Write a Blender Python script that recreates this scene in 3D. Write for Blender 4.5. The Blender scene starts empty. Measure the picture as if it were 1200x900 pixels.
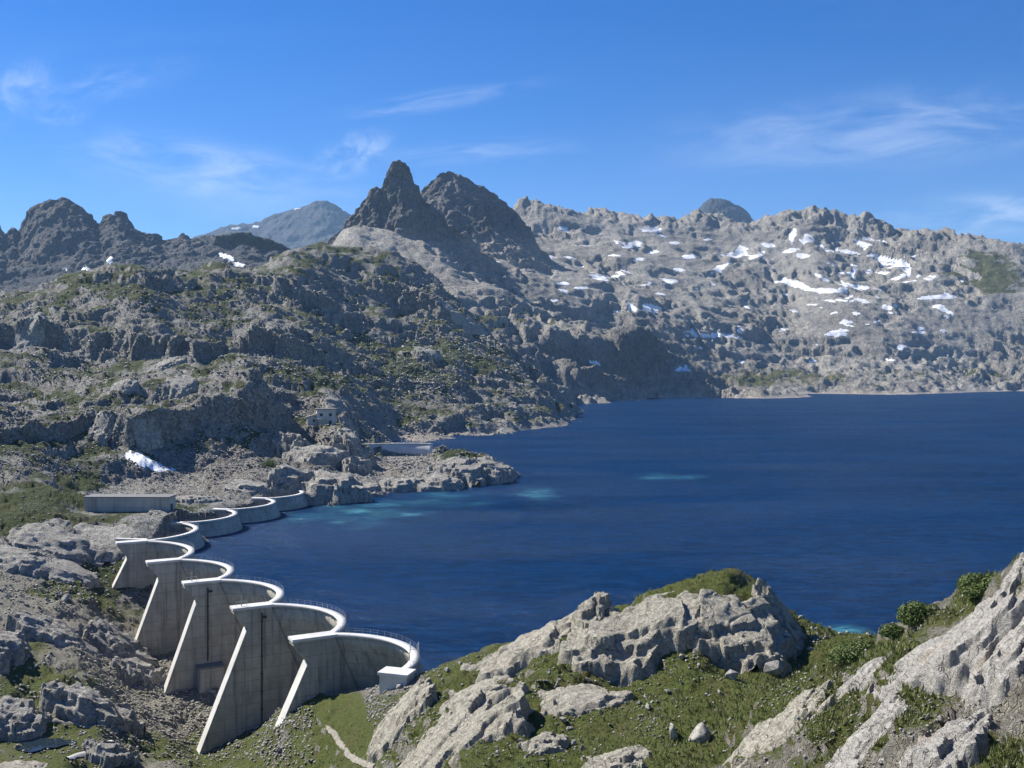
import bpy, bmesh, math, random
import numpy as np
from mathutils import Vector, Matrix

R = math.radians
scene = bpy.context.scene
COL = scene.collection
f32 = np.float32

# ------------------------------------------------------------------ camera, sky, sun, exposure
FP, HY, CZ = 1178.0, 432.0, 57.0          # focal length in photo pixels, horizon row, eye height above the lake (m)
cam_d = bpy.data.cameras.new('camera')
cam = bpy.data.objects.new('camera', cam_d); COL.objects.link(cam)
cam.location = (0, 0, CZ); cam.rotation_euler = (R(90), 0, 0)
cam_d.sensor_width = 36; cam_d.lens = 36 * FP / 1200; cam_d.shift_y = -(450 - HY) / 1200
cam_d.clip_start = 0.5; cam_d.clip_end = 60000
scene.camera = cam

SUN_AZ, SUN_EL = -60.0, 42.0              # degrees left of the view axis, above the horizon
sdir = Vector((math.cos(R(SUN_EL)) * math.sin(R(SUN_AZ)), math.cos(R(SUN_EL)) * math.cos(R(SUN_AZ)), math.sin(R(SUN_EL))))
sun_d = bpy.data.lights.new('sun', 'SUN'); sun_d.energy = 5.0; sun_d.angle = R(0.53); sun_d.color = (1.0, 0.95, 0.86)
sun = bpy.data.objects.new('sun', sun_d); COL.objects.link(sun)
sun.rotation_euler = sdir.to_track_quat('Z', 'Y').to_euler(); sun.location = (-300, 0, 900)

world = bpy.data.worlds.new('World'); scene.world = world; world.use_nodes = True
wn, wl = world.node_tree.nodes, world.node_tree.links
wn.clear()
w_out = wn.new('ShaderNodeOutputWorld'); w_bg = wn.new('ShaderNodeBackground')
w_sky = wn.new('ShaderNodeTexSky'); w_sky.sky_type = 'NISHITA'; w_sky.sun_disc = False
w_sky.sun_elevation = R(SUN_EL); w_sky.sun_rotation = R(SUN_AZ)
w_sky.altitude = 2200; w_sky.air_density = 1.0; w_sky.dust_density = 0.35; w_sky.ozone_density = 2.2
w_bg.inputs['Strength'].default_value = 0.077


def wmath(op, a, b=None, clamp=False):
    n = wn.new('ShaderNodeMath'); n.operation = op; n.use_clamp = clamp
    for i, v in enumerate((a, b)):
        if v is None: continue
        if isinstance(v, (int, float)): n.inputs[i].default_value = v
        else: wl.new(v, n.inputs[i])
    return n.outputs[0]


w_tc = wn.new('ShaderNodeTexCoord'); w_sep = wn.new('ShaderNodeSeparateXYZ')
wl.new(w_tc.outputs['Generated'], w_sep.inputs[0])
w_h = wmath('ADD', wmath('MAXIMUM', w_sep.outputs['Z'], 0.0), 0.06)
w_u, w_v = wmath('DIVIDE', w_sep.outputs['X'], w_h), wmath('DIVIDE', w_sep.outputs['Y'], w_h)


def cirrus(scale, sx, sy, rot, seed, lo, hi, dist):
    cb = wn.new('ShaderNodeCombineXYZ'); wl.new(w_u, cb.inputs[0]); wl.new(w_v, cb.inputs[1]); cb.inputs[2].default_value = seed
    mp = wn.new('ShaderNodeMapping'); mp.inputs['Rotation'].default_value = (0, 0, rot); mp.inputs['Scale'].default_value = (sx, sy, 1)
    wl.new(cb.outputs[0], mp.inputs['Vector'])
    nz = wn.new('ShaderNodeTexNoise'); nz.inputs['Scale'].default_value = scale; nz.inputs['Detail'].default_value = 9
    nz.inputs['Roughness'].default_value = 0.58; nz.inputs['Distortion'].default_value = dist
    wl.new(mp.outputs[0], nz.inputs['Vector'])
    mr = wn.new('ShaderNodeMapRange'); mr.interpolation_type = 'SMOOTHSTEP'; mr.inputs['From Min'].default_value = lo; mr.inputs['From Max'].default_value = hi
    wl.new(nz.outputs['Fac'], mr.inputs['Value'])
    return mr.outputs[0]


c_str = cirrus(0.55, 0.55, 2.6, 0.25, 3.7, 0.55, 0.9, 0.6)
c_veil = cirrus(0.25, 0.5, 1.6, 0.25, 5.3, 0.35, 0.9, 0.3)
w_yy = wmath('MAXIMUM', w_sep.outputs['Y'], 0.15)
w_a, w_e = wmath('DIVIDE', w_sep.outputs['X'], w_yy), wmath('DIVIDE', w_sep.outputs['Z'], w_yy)


def wisp(px, py, rx, ry, ang, amp, seed):
    """one wind-drawn cirrus streak, in directions as seen from the valley"""
    cb = wn.new('ShaderNodeCombineXYZ'); wl.new(wmath('SUBTRACT', w_a, (px - 600) / FP), cb.inputs[0]); wl.new(wmath('SUBTRACT', w_e, (HY - py) / FP), cb.inputs[1])
    mp = wn.new('ShaderNodeMapping'); mp.vector_type = 'TEXTURE'; mp.inputs['Rotation'].default_value = (0, 0, R(ang)); mp.inputs['Scale'].default_value = (rx * 1.3 / FP, ry * 1.4 / FP, 1); wl.new(cb.outputs[0], mp.inputs['Vector'])
    ln = wn.new('ShaderNodeVectorMath'); ln.operation = 'LENGTH'; wl.new(mp.outputs[0], ln.inputs[0])
    nz = wn.new('ShaderNodeTexNoise'); nz.noise_dimensions = '3D'; nz.inputs['Scale'].default_value = 1.0; nz.inputs['Detail'].default_value = 8; nz.inputs['Roughness'].default_value = 0.62; nz.inputs['Distortion'].default_value = 0.5
    m2 = wn.new('ShaderNodeMapping'); m2.inputs['Scale'].default_value = (2.4, 1.6, 1); m2.inputs['Location'].default_value = (seed * 3.1, seed * 1.7, seed); wl.new(mp.outputs[0], m2.inputs['Vector']); wl.new(m2.outputs[0], nz.inputs['Vector'])
    fall = wn.new('ShaderNodeMapRange'); fall.interpolation_type = 'SMOOTHERSTEP'; fall.inputs['From Min'].default_value = 1.0; fall.inputs['From Max'].default_value = 0.0; wl.new(ln.outputs['Value'], fall.inputs['Value'])
    th = wn.new('ShaderNodeMapRange'); th.interpolation_type = 'SMOOTHSTEP'; th.inputs['From Min'].default_value = 0.34; th.inputs['From Max'].default_value = 0.74; wl.new(nz.outputs['Fac'], th.inputs['Value'])
    return wmath('MULTIPLY', wmath('MULTIPLY', fall.outputs[0], th.outputs[0]), amp)


w_cl = wmath('ADD', wmath('MULTIPLY', c_str, 0.10), wmath('MULTIPLY', c_veil, 0.10))
for q in ((225, 193, 190, 34, -8, 0.95, 1), (415, 180, 55, 26, 22, 0.9, 2), (515, 117, 150, 14, 9, 0.5, 3), (1040, 150, 300, 50, 5, 0.8, 4), (1170, 252, 160, 30, 4, 0.9, 5), (20, 105, 60, 34, 30, 0.6, 6), (130, 95, 110, 22, 12, 0.4, 7), (560, 178, 160, 16, 3, 0.4, 8), (70, 133, 40, 16, 0, 0.5, 9), (300, 230, 260, 40, -4, 0.35, 10)):
    w_cl = wmath('ADD', w_cl, wisp(*q))
w_cl = wmath('MINIMUM', wmath('MULTIPLY', w_cl, 0.42), 0.5)
w_mix = wn.new('ShaderNodeMix'); w_mix.data_type = 'RGBA'
wl.new(w_cl, w_mix.inputs['Factor']); w_hs = wn.new('ShaderNodeHueSaturation'); w_hs.inputs['Saturation'].default_value = 1.48; w_hs.inputs['Hue'].default_value = 0.514; wl.new(w_sky.outputs[0], w_hs.inputs['Color']); wl.new(w_hs.outputs[0], w_mix.inputs['A'])
w_mix.inputs['B'].default_value = (7.6, 8.3, 9.4, 1)
wl.new(w_mix.outputs['Result'], w_bg.inputs['Color']); wl.new(w_bg.outputs[0], w_out.inputs[0])

scene.view_settings.view_transform = 'Standard'; scene.view_settings.look = 'None'
scene.view_settings.exposure = 0.88; scene.view_settings.gamma = 1.0; scene.view_settings.use_curve_mapping = False
scene.render.engine = 'CYCLES'
scene.cycles.use_denoising = True
scene.cycles.max_bounces = 5; scene.cycles.diffuse_bounces = 2; scene.cycles.glossy_bounces = 2
scene.cycles.volume_bounces = 0; scene.cycles.transparent_max_bounces = 6
scene.cycles.sample_clamp_indirect = 4.0

# ------------------------------------------------------------------ helpers


def tag(o, label=None, cat=None, group=None, kind=None):
    if label: o['label'] = label
    if cat: o['category'] = cat
    if group: o['group'] = group
    if kind: o['kind'] = kind
    return o


def empty(name, loc, rz=0.0):
    o = bpy.data.objects.new(name, None); COL.objects.link(o); o.empty_display_size = 0.5
    o.location = loc; o.rotation_euler = (0, 0, rz)
    return o


def link(name, me, mat=None, parent=None, smooth=False):
    if mat is not None and not me.materials: me.materials.append(mat)
    o = bpy.data.objects.new(name, me); COL.objects.link(o)
    if parent is not None: o.parent = parent
    if smooth: me.polygons.foreach_set('use_smooth', np.ones(len(me.polygons), dtype=bool))
    return o


def mesh_np(name, V, Fq, smooth=False):
    """V (n,3), Fq (m,k) index arrays -> mesh"""
    V = np.asarray(V, f32); Fq = np.asarray(Fq, np.int32)
    me = bpy.data.meshes.new(name)
    me.vertices.add(len(V)); me.vertices.foreach_set('co', V.ravel())
    m, k = Fq.shape
    me.loops.add(m * k); me.loops.foreach_set('vertex_index', Fq.ravel())
    me.polygons.add(m); me.polygons.foreach_set('loop_start', np.arange(0, m * k, k, dtype=np.int32))
    if smooth: me.polygons.foreach_set('use_smooth', np.ones(m, dtype=bool))
    me.update(calc_edges=True)
    return me


def mesh_bm(name, bm):
    me = bpy.data.meshes.new(name); bmesh.ops.recalc_face_normals(bm, faces=bm.faces[:]); bm.to_mesh(me); bm.free()
    return me


def bx(bm, x0, x1, y0, y1, z0, z1, M=None):
    vs = [bm.verts.new((x, y, z)) for z in (z0, z1) for y in (y0, y1) for x in (x0, x1)]
    if M is not None:
        for v in vs: v.co = M @ v.co
    for q in ((0, 2, 3, 1), (4, 5, 7, 6), (0, 1, 5, 4), (2, 6, 7, 3), (0, 4, 6, 2), (1, 3, 7, 5)):
        bm.faces.new([vs[i] for i in q])


def bar(bm, a, b, r, n=6):
    a, b = Vector(a), Vector(b); d = (b - a).normalized()
    u = d.orthogonal().normalized(); w = d.cross(u)
    ra = [bm.verts.new(a + (u * math.cos(t) + w * math.sin(t)) * r) for t in [2 * math.pi * i / n for i in range(n)]]
    rb = [bm.verts.new(b + (u * math.cos(t) + w * math.sin(t)) * r) for t in [2 * math.pi * i / n for i in range(n)]]
    for i in range(n): bm.faces.new((ra[i], ra[(i + 1) % n], rb[(i + 1) % n], rb[i]))
    bm.faces.new(ra[::-1]); bm.faces.new(rb)


def sstep(a, b, x):
    t = np.clip((x - a) / (b - a), 0, 1)
    return t * t * (3 - 2 * t)


# noise ------------------------------------------------------------
_rs = np.random.RandomState(11)
_G = _rs.normal(size=(256, 3)); _G = (_G / np.linalg.norm(_G, axis=1)[:, None]).astype(f32)


def _hash(ix, iy, iz, seed):
    h = (ix.astype(np.uint32) * np.uint32(374761393)) ^ (iy.astype(np.uint32) * np.uint32(668265263)) ^ \
        (iz.astype(np.uint32) * np.uint32(2246822519)) ^ np.uint32((seed * 3266489917 + 974711) & 0xffffffff)
    h = (h ^ (h >> np.uint32(15))) * np.uint32(2246822519)
    h = (h ^ (h >> np.uint32(13))) * np.uint32(3266489917)
    return h ^ (h >> np.uint32(16))


def perlin(x, y, z, seed=0):
    fx, fy, fz = np.floor(x), np.floor(y), np.floor(z)
    ix, iy, iz = fx.astype(np.int32), fy.astype(np.int32), fz.astype(np.int32)
    x, y, z = (x - fx).astype(f32), (y - fy).astype(f32), (z - fz).astype(f32)
    u, v, w = [t * t * t * (t * (t * 6 - 15) + 10) for t in (x, y, z)]
    out = 0
    for dx in (0, 1):
        for dy in (0, 1):
            for dz in (0, 1):
                g = _G[_hash(ix + dx, iy + dy, iz + dz, seed) & np.uint32(255)]
                d = g[:, 0] * (x - dx) + g[:, 1] * (y - dy) + g[:, 2] * (z - dz)
                out = out + d * (u if dx else 1 - u) * (v if dy else 1 - v) * (w if dz else 1 - w)
    return out * 1.5


def worley(x, y, z, seed=0, sq=False):
    """F1, F2, id01, tilt value of nearest cell"""
    fx, fy, fz = np.floor(x), np.floor(y), np.floor(z)
    ix, iy, iz = fx.astype(np.int32), fy.astype(np.int32), fz.astype(np.int32)
    lx, ly, lz = (x - fx).astype(f32), (y - fy).astype(f32), (z - fz).astype(f32)
    n = len(x)
    f1 = np.full(n, 9, f32); f2 = np.full(n, 9, f32); cid = np.zeros(n, np.uint32); tl = np.zeros(n, f32)
    for dx in (-1, 0, 1):
        for dy in (-1, 0, 1):
            for dz in (-1, 0, 1):
                h = _hash(ix + dx, iy + dy, iz + dz, seed)
                px = dx + (h & np.uint32(1023)).astype(f32) / 1023 - lx
                py = dy + ((h >> np.uint32(10)) & np.uint32(1023)).astype(f32) / 1023 - ly
                pz = dz + ((h >> np.uint32(20)) & np.uint32(1023)).astype(f32) / 1023 - lz
                d = np.maximum(np.maximum(np.abs(px), np.abs(py)), np.abs(pz)) ** 2 if sq else px * px + py * py + pz * pz
                near = d < f1
                f2 = np.where(near, f1, np.minimum(f2, d)); f1 = np.where(near, d, f1)
                g = _G[(h >> np.uint32(5)) & np.uint32(255)]
                tl = np.where(near, -(px * g[:, 0] + py * g[:, 1] + pz * g[:, 2]), tl)
                cid = np.where(near, h, cid)
    return np.sqrt(f1), np.sqrt(f2), ((cid >> np.uint32(7)) & np.uint32(4095)).astype(f32) / 4095, tl


def octaves(P, lams, amps, seed, cell=None, mode='fbm', sc=(1, 1, 1)):
    out = np.zeros(len(P), f32)
    for i, (l, a) in enumerate(zip(lams, amps)):
        if cell is not None:
            fade = np.clip((l / cell - 1.8) / 2.0, 0, 1)
            if fade.max() <= 0: continue
        else: fade = 1
        n = perlin(P[:, 0] * sc[0] / l + 17.3 * i, P[:, 1] * sc[1] / l + 5.1 * i, P[:, 2] * sc[2] / l, seed + i)
        if mode == 'billow': n = np.abs(n) * 2 - 0.55
        elif mode == 'ridge': n = 0.55 - np.abs(n) * 2
        out += n * a * fade
    return out


def blocks(P, lam, seed, rnd=1.0, tilt=0.8, crack=0.5, cw=0.12, sc=(1, 1, 1)):
    a = 0.6 + 0.7 * (seed % 3); ca, sa = math.cos(a), math.sin(a)          # joint sets are turned and dipping
    u = P[:, 0] * ca + P[:, 1] * sa; v = -P[:, 0] * sa + P[:, 1] * ca; w = P[:, 2] + 0.35 * u
    wv = perlin(P[:, 0] / lam / 1.7, P[:, 1] / lam / 1.7, P[:, 2] / lam / 1.7, seed + 5) * 0.3
    f1, f2, cid, tl = worley(u * sc[0] / lam + wv, v * sc[1] / lam - wv, w * sc[2] / lam, seed, True)
    return ((cid - 0.5) * rnd + tl * tilt) * sstep(0.0, 0.2, f2 - f1) - crack * (1 - sstep(0.0, cw, f2 - f1))


def grid_normals(P):
    du = np.gradient(P, axis=1); dv = np.gradient(P, axis=0)
    n = np.cross(du, dv); l = np.linalg.norm(n, axis=2, keepdims=True)
    return (n / np.maximum(l, 1e-9)).astype(f32)


# thin-plate spline -------------------------------------------------
def tps(pts, grid_a, grid_b):
    p = np.array(pts, float); n = len(p)

    def U(r2): return 0.5 * r2 * np.log(r2 + 1e-9)
    d2 = (p[:, None, 0] - p[None, :, 0]) ** 2 + (p[:, None, 1] - p[None, :, 1]) ** 2
    K = U(d2) + np.eye(n) * 0.004
    Q = np.c_[np.ones(n), p[:, :2]]
    A = np.zeros((n + 3, n + 3)); A[:n, :n] = K; A[:n, n:] = Q; A[n:, :n] = Q.T
    w = np.linalg.solve(A, np.r_[p[:, 2], 0, 0, 0])
    aa, bb = np.meshgrid(grid_a, grid_b)
    aa, bb = aa.ravel(), bb.ravel(); out = w[n] + w[n + 1] * aa + w[n + 2] * bb
    for i in range(n): out += w[i] * U((aa - p[i, 0]) ** 2 + (bb - p[i, 1]) ** 2)
    return out.reshape(len(grid_b), len(grid_a))


def resample(g, a, b, na, nb):
    """bilinear g[b,a] at na x nb"""
    ia = np.clip(np.interp(na, a, np.arange(len(a))), 0, len(a) - 1.001); ib = np.clip(np.interp(nb, b, np.arange(len(b))), 0, len(b) - 1.001)
    a0, b0 = ia.astype(int), ib.astype(int); fa, fb = (ia - a0)[None, :], (ib - b0)[:, None]
    return (g[b0][:, a0] * (1 - fa) + g[b0][:, a0 + 1] * fa) * (1 - fb) + (g[b0 + 1][:, a0] * (1 - fa) + g[b0 + 1][:, a0 + 1] * fa) * fb


PATCH = {}


class Patch:
    def __init__(s, name, px, Y, P, valid):
        s.name, s.px, s.Y, s.P, s.valid = name, px, Y, P, valid
        s.qx = 600 + FP * P[..., 0] / P[..., 1]; s.qy = HY - FP * (P[..., 2] - CZ) / P[..., 1]
        PATCH[name] = s

    def at(s, px, py):
        """first point of the surface (front to back) on the ray through photo pixel px,py"""
        c = int(np.clip(np.interp(px, s.px, np.arange(len(s.px))), 0, len(s.px) - 1))
        ok = s.valid[:, c] & (s.qy[:, c] <= py)
        ok[:2] = False
        i = np.argmax(ok)
        return Vector(s.P[i, c].tolist()) if ok[i] else None

    def gz(s, X, Y):
        px = 600 + FP * X / Y
        c = int(np.clip(np.interp(px, s.px, np.arange(len(s.px))), 0, len(s.px) - 1)); r = int(np.clip(np.searchsorted(s.Y, Y), 0, len(s.Y) - 1))
        return float(s.P[r, c, 2])

    def nrm(s, X, Y):
        px = 600 + FP * X / Y
        c = int(np.clip(np.interp(px, s.px, np.arange(len(s.px))), 1, len(s.px) - 2)); r = int(np.clip(np.searchsorted(s.Y, Y), 1, len(s.Y) - 2))
        n = np.cross(s.P[r, c + 1] - s.P[r, c - 1], s.P[r + 1, c] - s.P[r - 1, c]); n = n / max(np.linalg.norm(n), 1e-9)
        return Vector(n.tolist())


def grid_mesh(name, P, valid, attrs, mat):
    r, c = valid.shape
    ids = np.full(r * c, -1, np.int64); vv = valid.ravel()
    q = (valid[:-1, :-1] & valid[1:, :-1] & valid[:-1, 1:] & valid[1:, 1:])
    I = np.arange(r * c).reshape(r, c)
    Fq = np.stack([I[:-1, :-1][q], I[:-1, 1:][q], I[1:, 1:][q], I[1:, :-1][q]], 1)
    used = np.zeros(r * c, bool); used[Fq.ravel()] = True
    ids[used] = np.arange(used.sum())
    me = mesh_np(name, P.reshape(-1, 3)[used], ids[Fq], smooth=True)
    for k, v in attrs.items():
        a = me.attributes.new(k, 'FLOAT', 'POINT'); a.data.foreach_set('value', v.ravel()[used].astype(f32))
    o = link(name, me, mat)
    return o


# ------------------------------------------------------------------ materials
def new_mat(name):
    m = bpy.data.materials.new(name); m.use_nodes = True
    nt = m.node_tree; nt.nodes.clear()
    o = nt.nodes.new('ShaderNodeOutputMaterial'); b = nt.nodes.new('ShaderNodeBsdfPrincipled')
    nt.links.new(b.outputs[0], o.inputs[0])
    b.inputs['Specular IOR Level'].default_value = 0.25; b.inputs['Roughness'].default_value = 0.85
    return m, nt, b


class NB:
    """small node builder"""
    def __init__(s, nt): s.nt = nt; s.pos = None

    def _set(s, sock, v):
        if hasattr(v, 'is_output'): s.nt.links.new(v, sock)
        elif v is not None: sock.default_value = v

    def coords(s, obj=False):
        if s.pos is None:
            if obj: n = s.nt.nodes.new('ShaderNodeTexCoord'); s.pos = n.outputs['Object']
            else: n = s.nt.nodes.new('ShaderNodeNewGeometry'); s.pos = n.outputs['Position']
        return s.pos

    def mapping(s, scale, loc=(0, 0, 0), rot=(0, 0, 0), v=None):
        n = s.nt.nodes.new('ShaderNodeMapping'); n.inputs['Scale'].default_value = scale; n.inputs['Location'].default_value = loc; n.inputs['Rotation'].default_value = rot
        s.nt.links.new(v or s.coords(), n.inputs['Vector']); return n.outputs[0]

    def noise(s, scale, detail=4, rough=0.55, v=None, dist=0.0):
        n = s.nt.nodes.new('ShaderNodeTexNoise'); n.inputs['Scale'].default_value = scale; n.inputs['Detail'].default_value = detail
        n.inputs['Roughness'].default_value = rough; n.inputs['Distortion'].default_value = dist
        s.nt.links.new(v or s.coords(), n.inputs['Vector']); return n.outputs['Fac']

    def voro(s, scale, v=None, feature='F1', out='Distance'):
        n = s.nt.nodes.new('ShaderNodeTexVoronoi'); n.feature = feature; n.inputs['Scale'].default_value = scale
        s.nt.links.new(v or s.coords(), n.inputs['Vector']); return n.outputs[out]

    def m(s, op, a, b=None, c=None, clamp=False):
        n = s.nt.nodes.new('ShaderNodeMath'); n.operation = op; n.use_clamp = clamp
        for i, v in enumerate((a, b, c)):
            if v is not None: s._set(n.inputs[i], v)
        return n.outputs[0]

    def rng(s, v, a, b, c=0.0, d=1.0, smooth=True):
        n = s.nt.nodes.new('ShaderNodeMapRange'); n.interpolation_type = 'SMOOTHSTEP' if smooth else 'LINEAR'
        s._set(n.inputs['Value'], v)
        for k, x in zip(('From Min', 'From Max', 'To Min', 'To Max'), (a, b, c, d)): s._set(n.inputs[k], x)
        return n.outputs[0]

    def mix(s, f, a, b, mode='MIX'):
        n = s.nt.nodes.new('ShaderNodeMix'); n.data_type = 'RGBA'; n.blend_type = mode
        s._set(n.inputs['Factor'], f)
        for k, v in (('A', a), ('B', b)):
            i = n.inputs[6] if k == 'A' else n.inputs[7]
            if isinstance(v, tuple) and len(v) == 3: v = (*v, 1)
            s._set(i, v)
        return n.outputs[2]

    def attr(s, name):
        n = s.nt.nodes.new('ShaderNodeAttribute'); n.attribute_name = name; return n.outputs['Fac']

    def bump(s, h, dist, strength=1.0, nrm=None):
        n = s.nt.nodes.new('ShaderNodeBump'); n.inputs['Strength'].default_value = strength; n.inputs['Distance'].default_value = dist
        s._set(n.inputs['Height'], h)
        if nrm is not None: s._set(n.inputs['Normal'], nrm)
        return n.outputs[0]

    def sepz(s):
        n = s.nt.nodes.new('ShaderNodeSeparateXYZ'); s.nt.links.new(s.coords(), n.inputs[0]); return n.outputs['Z']


def rock_nodes(nb, L, light, dark, warm=(0.31, 0.275, 0.225)):
    """granite colour, L = feature length in metres"""
    n1 = nb.noise(1 / (7 * L), 6, 0.62); n2 = nb.noise(1 / (1.1 * L), 7, 0.66); n3 = nb.noise(1 / (0.16 * L), 5, 0.7)
    c = nb.mix(nb.rng(n2, 0.3, 0.7), dark, light)
    c = nb.mix(nb.rng(n1, 0.5, 0.74, 0, 0.4), c, warm)
    c = nb.mix(nb.rng(n3, 0.52, 0.72, 0, 0.55), c, tuple(x * 0.42 for x in dark))          # lichen specks
    c = nb.mix(nb.rng(n3, 0.28, 0.42, 0.3, 0.0), c, tuple(min(1, x * 1.35) for x in light))
    n4 = nb.noise(1 / (0.4 * L), 5, 0.68)
    c = nb.mix(nb.rng(n4, 0.52, 0.66, 0, 0.5), c, tuple(x * 0.5 for x in dark))
    c = nb.mix(nb.rng(n4, 0.30, 0.42, 0.4, 0.0), c, tuple(min(1, x * 1.2) for x in light))
    n2 = nb.m('ADD', nb.m('MULTIPLY', n2, 0.8), nb.m('MULTIPLY', n4, 0.3))
    return c, n2, n3


def terrain_mat(name, L, light, dark, grass_a, grass_b, bump=1.0, dry=0.35):
    m, nt, b = new_mat(name); nb = NB(nt)
    rc, n2, n3 = rock_nodes(nb, L, light, dark)
    tone = nb.attr('tone'); pale = nb.attr('pale'); grass = nb.attr('grass'); dirt = nb.attr('dirt')
    rc = nb.mix(1.0, rc, nb.mix(tone, (0.5, 0.5, 0.5), (1.12, 1.12, 1.12)), 'MULTIPLY')
    rc = nb.mix(nb.m('MULTIPLY', dirt, 0.45), rc, nb.mix(n2, (0.13, 0.105, 0.075), (0.27, 0.23, 0.185)))
    rc = nb.mix(nb.m('MULTIPLY', pale, nb.rng(n2, 0.3, 0.6, 0.55, 0.95)), rc, nb.mix(n3, (0.40, 0.33, 0.27), (0.52, 0.47, 0.41)))
    g1 = nb.noise(1 / (0.9 * L), 5, 0.6); g2 = nb.noise(1 / (6 * L), 4, 0.55); g3 = nb.noise(1 / (0.1 * L), 3, 0.7)
    gc = nb.mix(nb.rng(g1, 0.32, 0.68), grass_a, grass_b)
    gc = nb.mix(nb.rng(g2, 0.46, 0.68, 0, dry), gc, (0.150, 0.128, 0.052))
    gc = nb.mix(nb.rng(g3, 0.4, 0.75, 0, 0.5), gc, (0.03, 0.036, 0.012))
    edge = nb.m('ADD', grass, nb.m('MULTIPLY', nb.m('SUBTRACT', n2, 0.5), 0.9))
    gm = nb.rng(edge, 0.42, 0.58)
    col = nb.mix(gm, rc, gc)
    nt.links.new(col, b.inputs['Base Color'])
    v1 = nb.voro(1 / (0.8 * L), nb.mapping((1, 1, 0.6)), 'DISTANCE_TO_EDGE')
    h = nb.m('ADD', nb.m('MULTIPLY', n2, 1.0), nb.m('MULTIPLY', n3, 0.35))
    h = nb.m('ADD', h, nb.m('MULTIPLY', nb.rng(v1, 0.0, 0.09), nb.m('MULTIPLY', nb.m('SUBTRACT', 1.0, gm), 0.35)))
    nt.links.new(nb.bump(h, 2.4 * L * bump), b.inputs['Normal'])
    b.inputs['Roughness'].default_value = 0.9; b.inputs['Specular IOR Level'].default_value = 0.15
    return m


M = {}
M['near'] = terrain_mat('granite_and_grass', 0.6, (0.48, 0.45, 0.37), (0.23, 0.215, 0.175), (0.082, 0.112, 0.024), (0.150, 0.168, 0.042), 0.9, 0.55)
M['hill'] = terrain_mat('hillside_granite', 2.2, (0.56, 0.545, 0.50), (0.20, 0.194, 0.175), (0.038, 0.056, 0.016), (0.074, 0.094, 0.028), 0.6)
M['far'] = terrain_mat('far_granite', 11.0, (0.49, 0.462, 0.41), (0.31, 0.293, 0.262), (0.075, 0.085, 0.036), (0.11, 0.115, 0.055), 0.32)
M['peak_blue'] = terrain_mat('haze_tinted_peak_rock', 30.0, (0.12, 0.13, 0.15), (0.07, 0.077, 0.09), (0.05, 0.06, 0.04), (0.06, 0.07, 0.05), 0.3)  # blue-grey tint puts distance haze into the rock colour
M['peak_left'] = terrain_mat('haze_darkened_cliff_rock', 16.0, (0.17, 0.172, 0.182), (0.09, 0.092, 0.10), (0.05, 0.06, 0.03), (0.06, 0.07, 0.035), 0.3)  # darkened and blued: shade and haze put into the rock colour
M['peak'] = terrain_mat('peak_rock', 14.0, (0.29, 0.282, 0.275), (0.155, 0.15, 0.147), (0.06, 0.07, 0.03), (0.08, 0.085, 0.04), 0.35)


def rock_mat(name, L, light, dark, bump=1.0, stain=False):
    m, nt, b = new_mat(name); nb = NB(nt)
    c, n2, n3 = rock_nodes(nb, L, light, dark)
    if stain:
        st = nb.noise(0.35, 3, 0.6, nb.mapping((1, 1, 0.25)))
        c = nb.mix(nb.rng(st, 0.58, 0.72, 0, 0.55), c, (0.40, 0.29, 0.17))
    z = nb.noise(1 / (0.5 * L), 5, 0.6, nb.mapping((1.0, 1.0, 0.3)))
    c = nb.mix(nb.rng(z, 0.55, 0.75, 0, 0.45), c, tuple(x * 0.5 for x in dark))
    nt.links.new(c, b.inputs['Base Color'])
    v1 = nb.noise(1 / (0.9 * L), 4, 0.6, nb.mapping((1.0, 0.35, 1.3), rot=(0.5, 0.3, 0.6)))
    wv = nt.nodes.new('ShaderNodeVectorMath'); wv.operation = 'MULTIPLY_ADD'; nz_ = nt.nodes.new('ShaderNodeTexNoise'); nz_.inputs['Scale'].default_value = 0.45 / L; nt.links.new(nb.coords(), nz_.inputs['Vector'])
    nt.links.new(nz_.outputs['Color'], wv.inputs[0]); wv.inputs[1].default_value = (2.2 * L,) * 3; nt.links.new(nb.mapping((1, 0.8, 0.5), rot=(0.2, 0.1, 0.5)), wv.inputs[2])
    ck = nb.m('MULTIPLY', nb.rng(nb.voro(1 / (4.2 * L), wv.outputs[0], 'DISTANCE_TO_EDGE'), 0.0, 0.022, 1.0, 0.0), nb.rng(nb.noise(0.3 / L, 2), 0.4, 0.6))
    c = nb.mix(nb.m('MULTIPLY', ck, 0.75), c, tuple(x * 0.22 for x in dark)); nt.links.new(c, b.inputs['Base Color'])
    h = nb.m('ADD', nb.m('SUBTRACT', nb.m('ADD', n2, nb.m('MULTIPLY', n3, 0.4)), nb.m('MULTIPLY', ck, 0.5)), nb.m('MULTIPLY', nb.rng(nb.m('ABSOLUTE', nb.m('SUBTRACT', v1, 0.5)), 0.0, 0.035), 0.22))
    nt.links.new(nb.bump(h, 0.9 * L * bump), b.inputs['Normal'])
    b.inputs['Roughness'].default_value = 0.88; b.inputs['Specular IOR Level'].default_value = 0.2
    return m


M['rock'] = rock_mat('pale_granite', 0.7, (0.56, 0.525, 0.43), (0.33, 0.305, 0.245))
M['rock_r'] = rock_mat('stained_granite', 0.55, (0.55, 0.525, 0.475), (0.36, 0.34, 0.305), stain=True)
M['rock_h'] = rock_mat('hillside_boulder_granite', 1.6, (0.55, 0.525, 0.465), (0.27, 0.256, 0.225))
M['stone'] = rock_mat('loose_stone', 0.35, (0.56, 0.535, 0.48), (0.34, 0.32, 0.28), 0.8)


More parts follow.
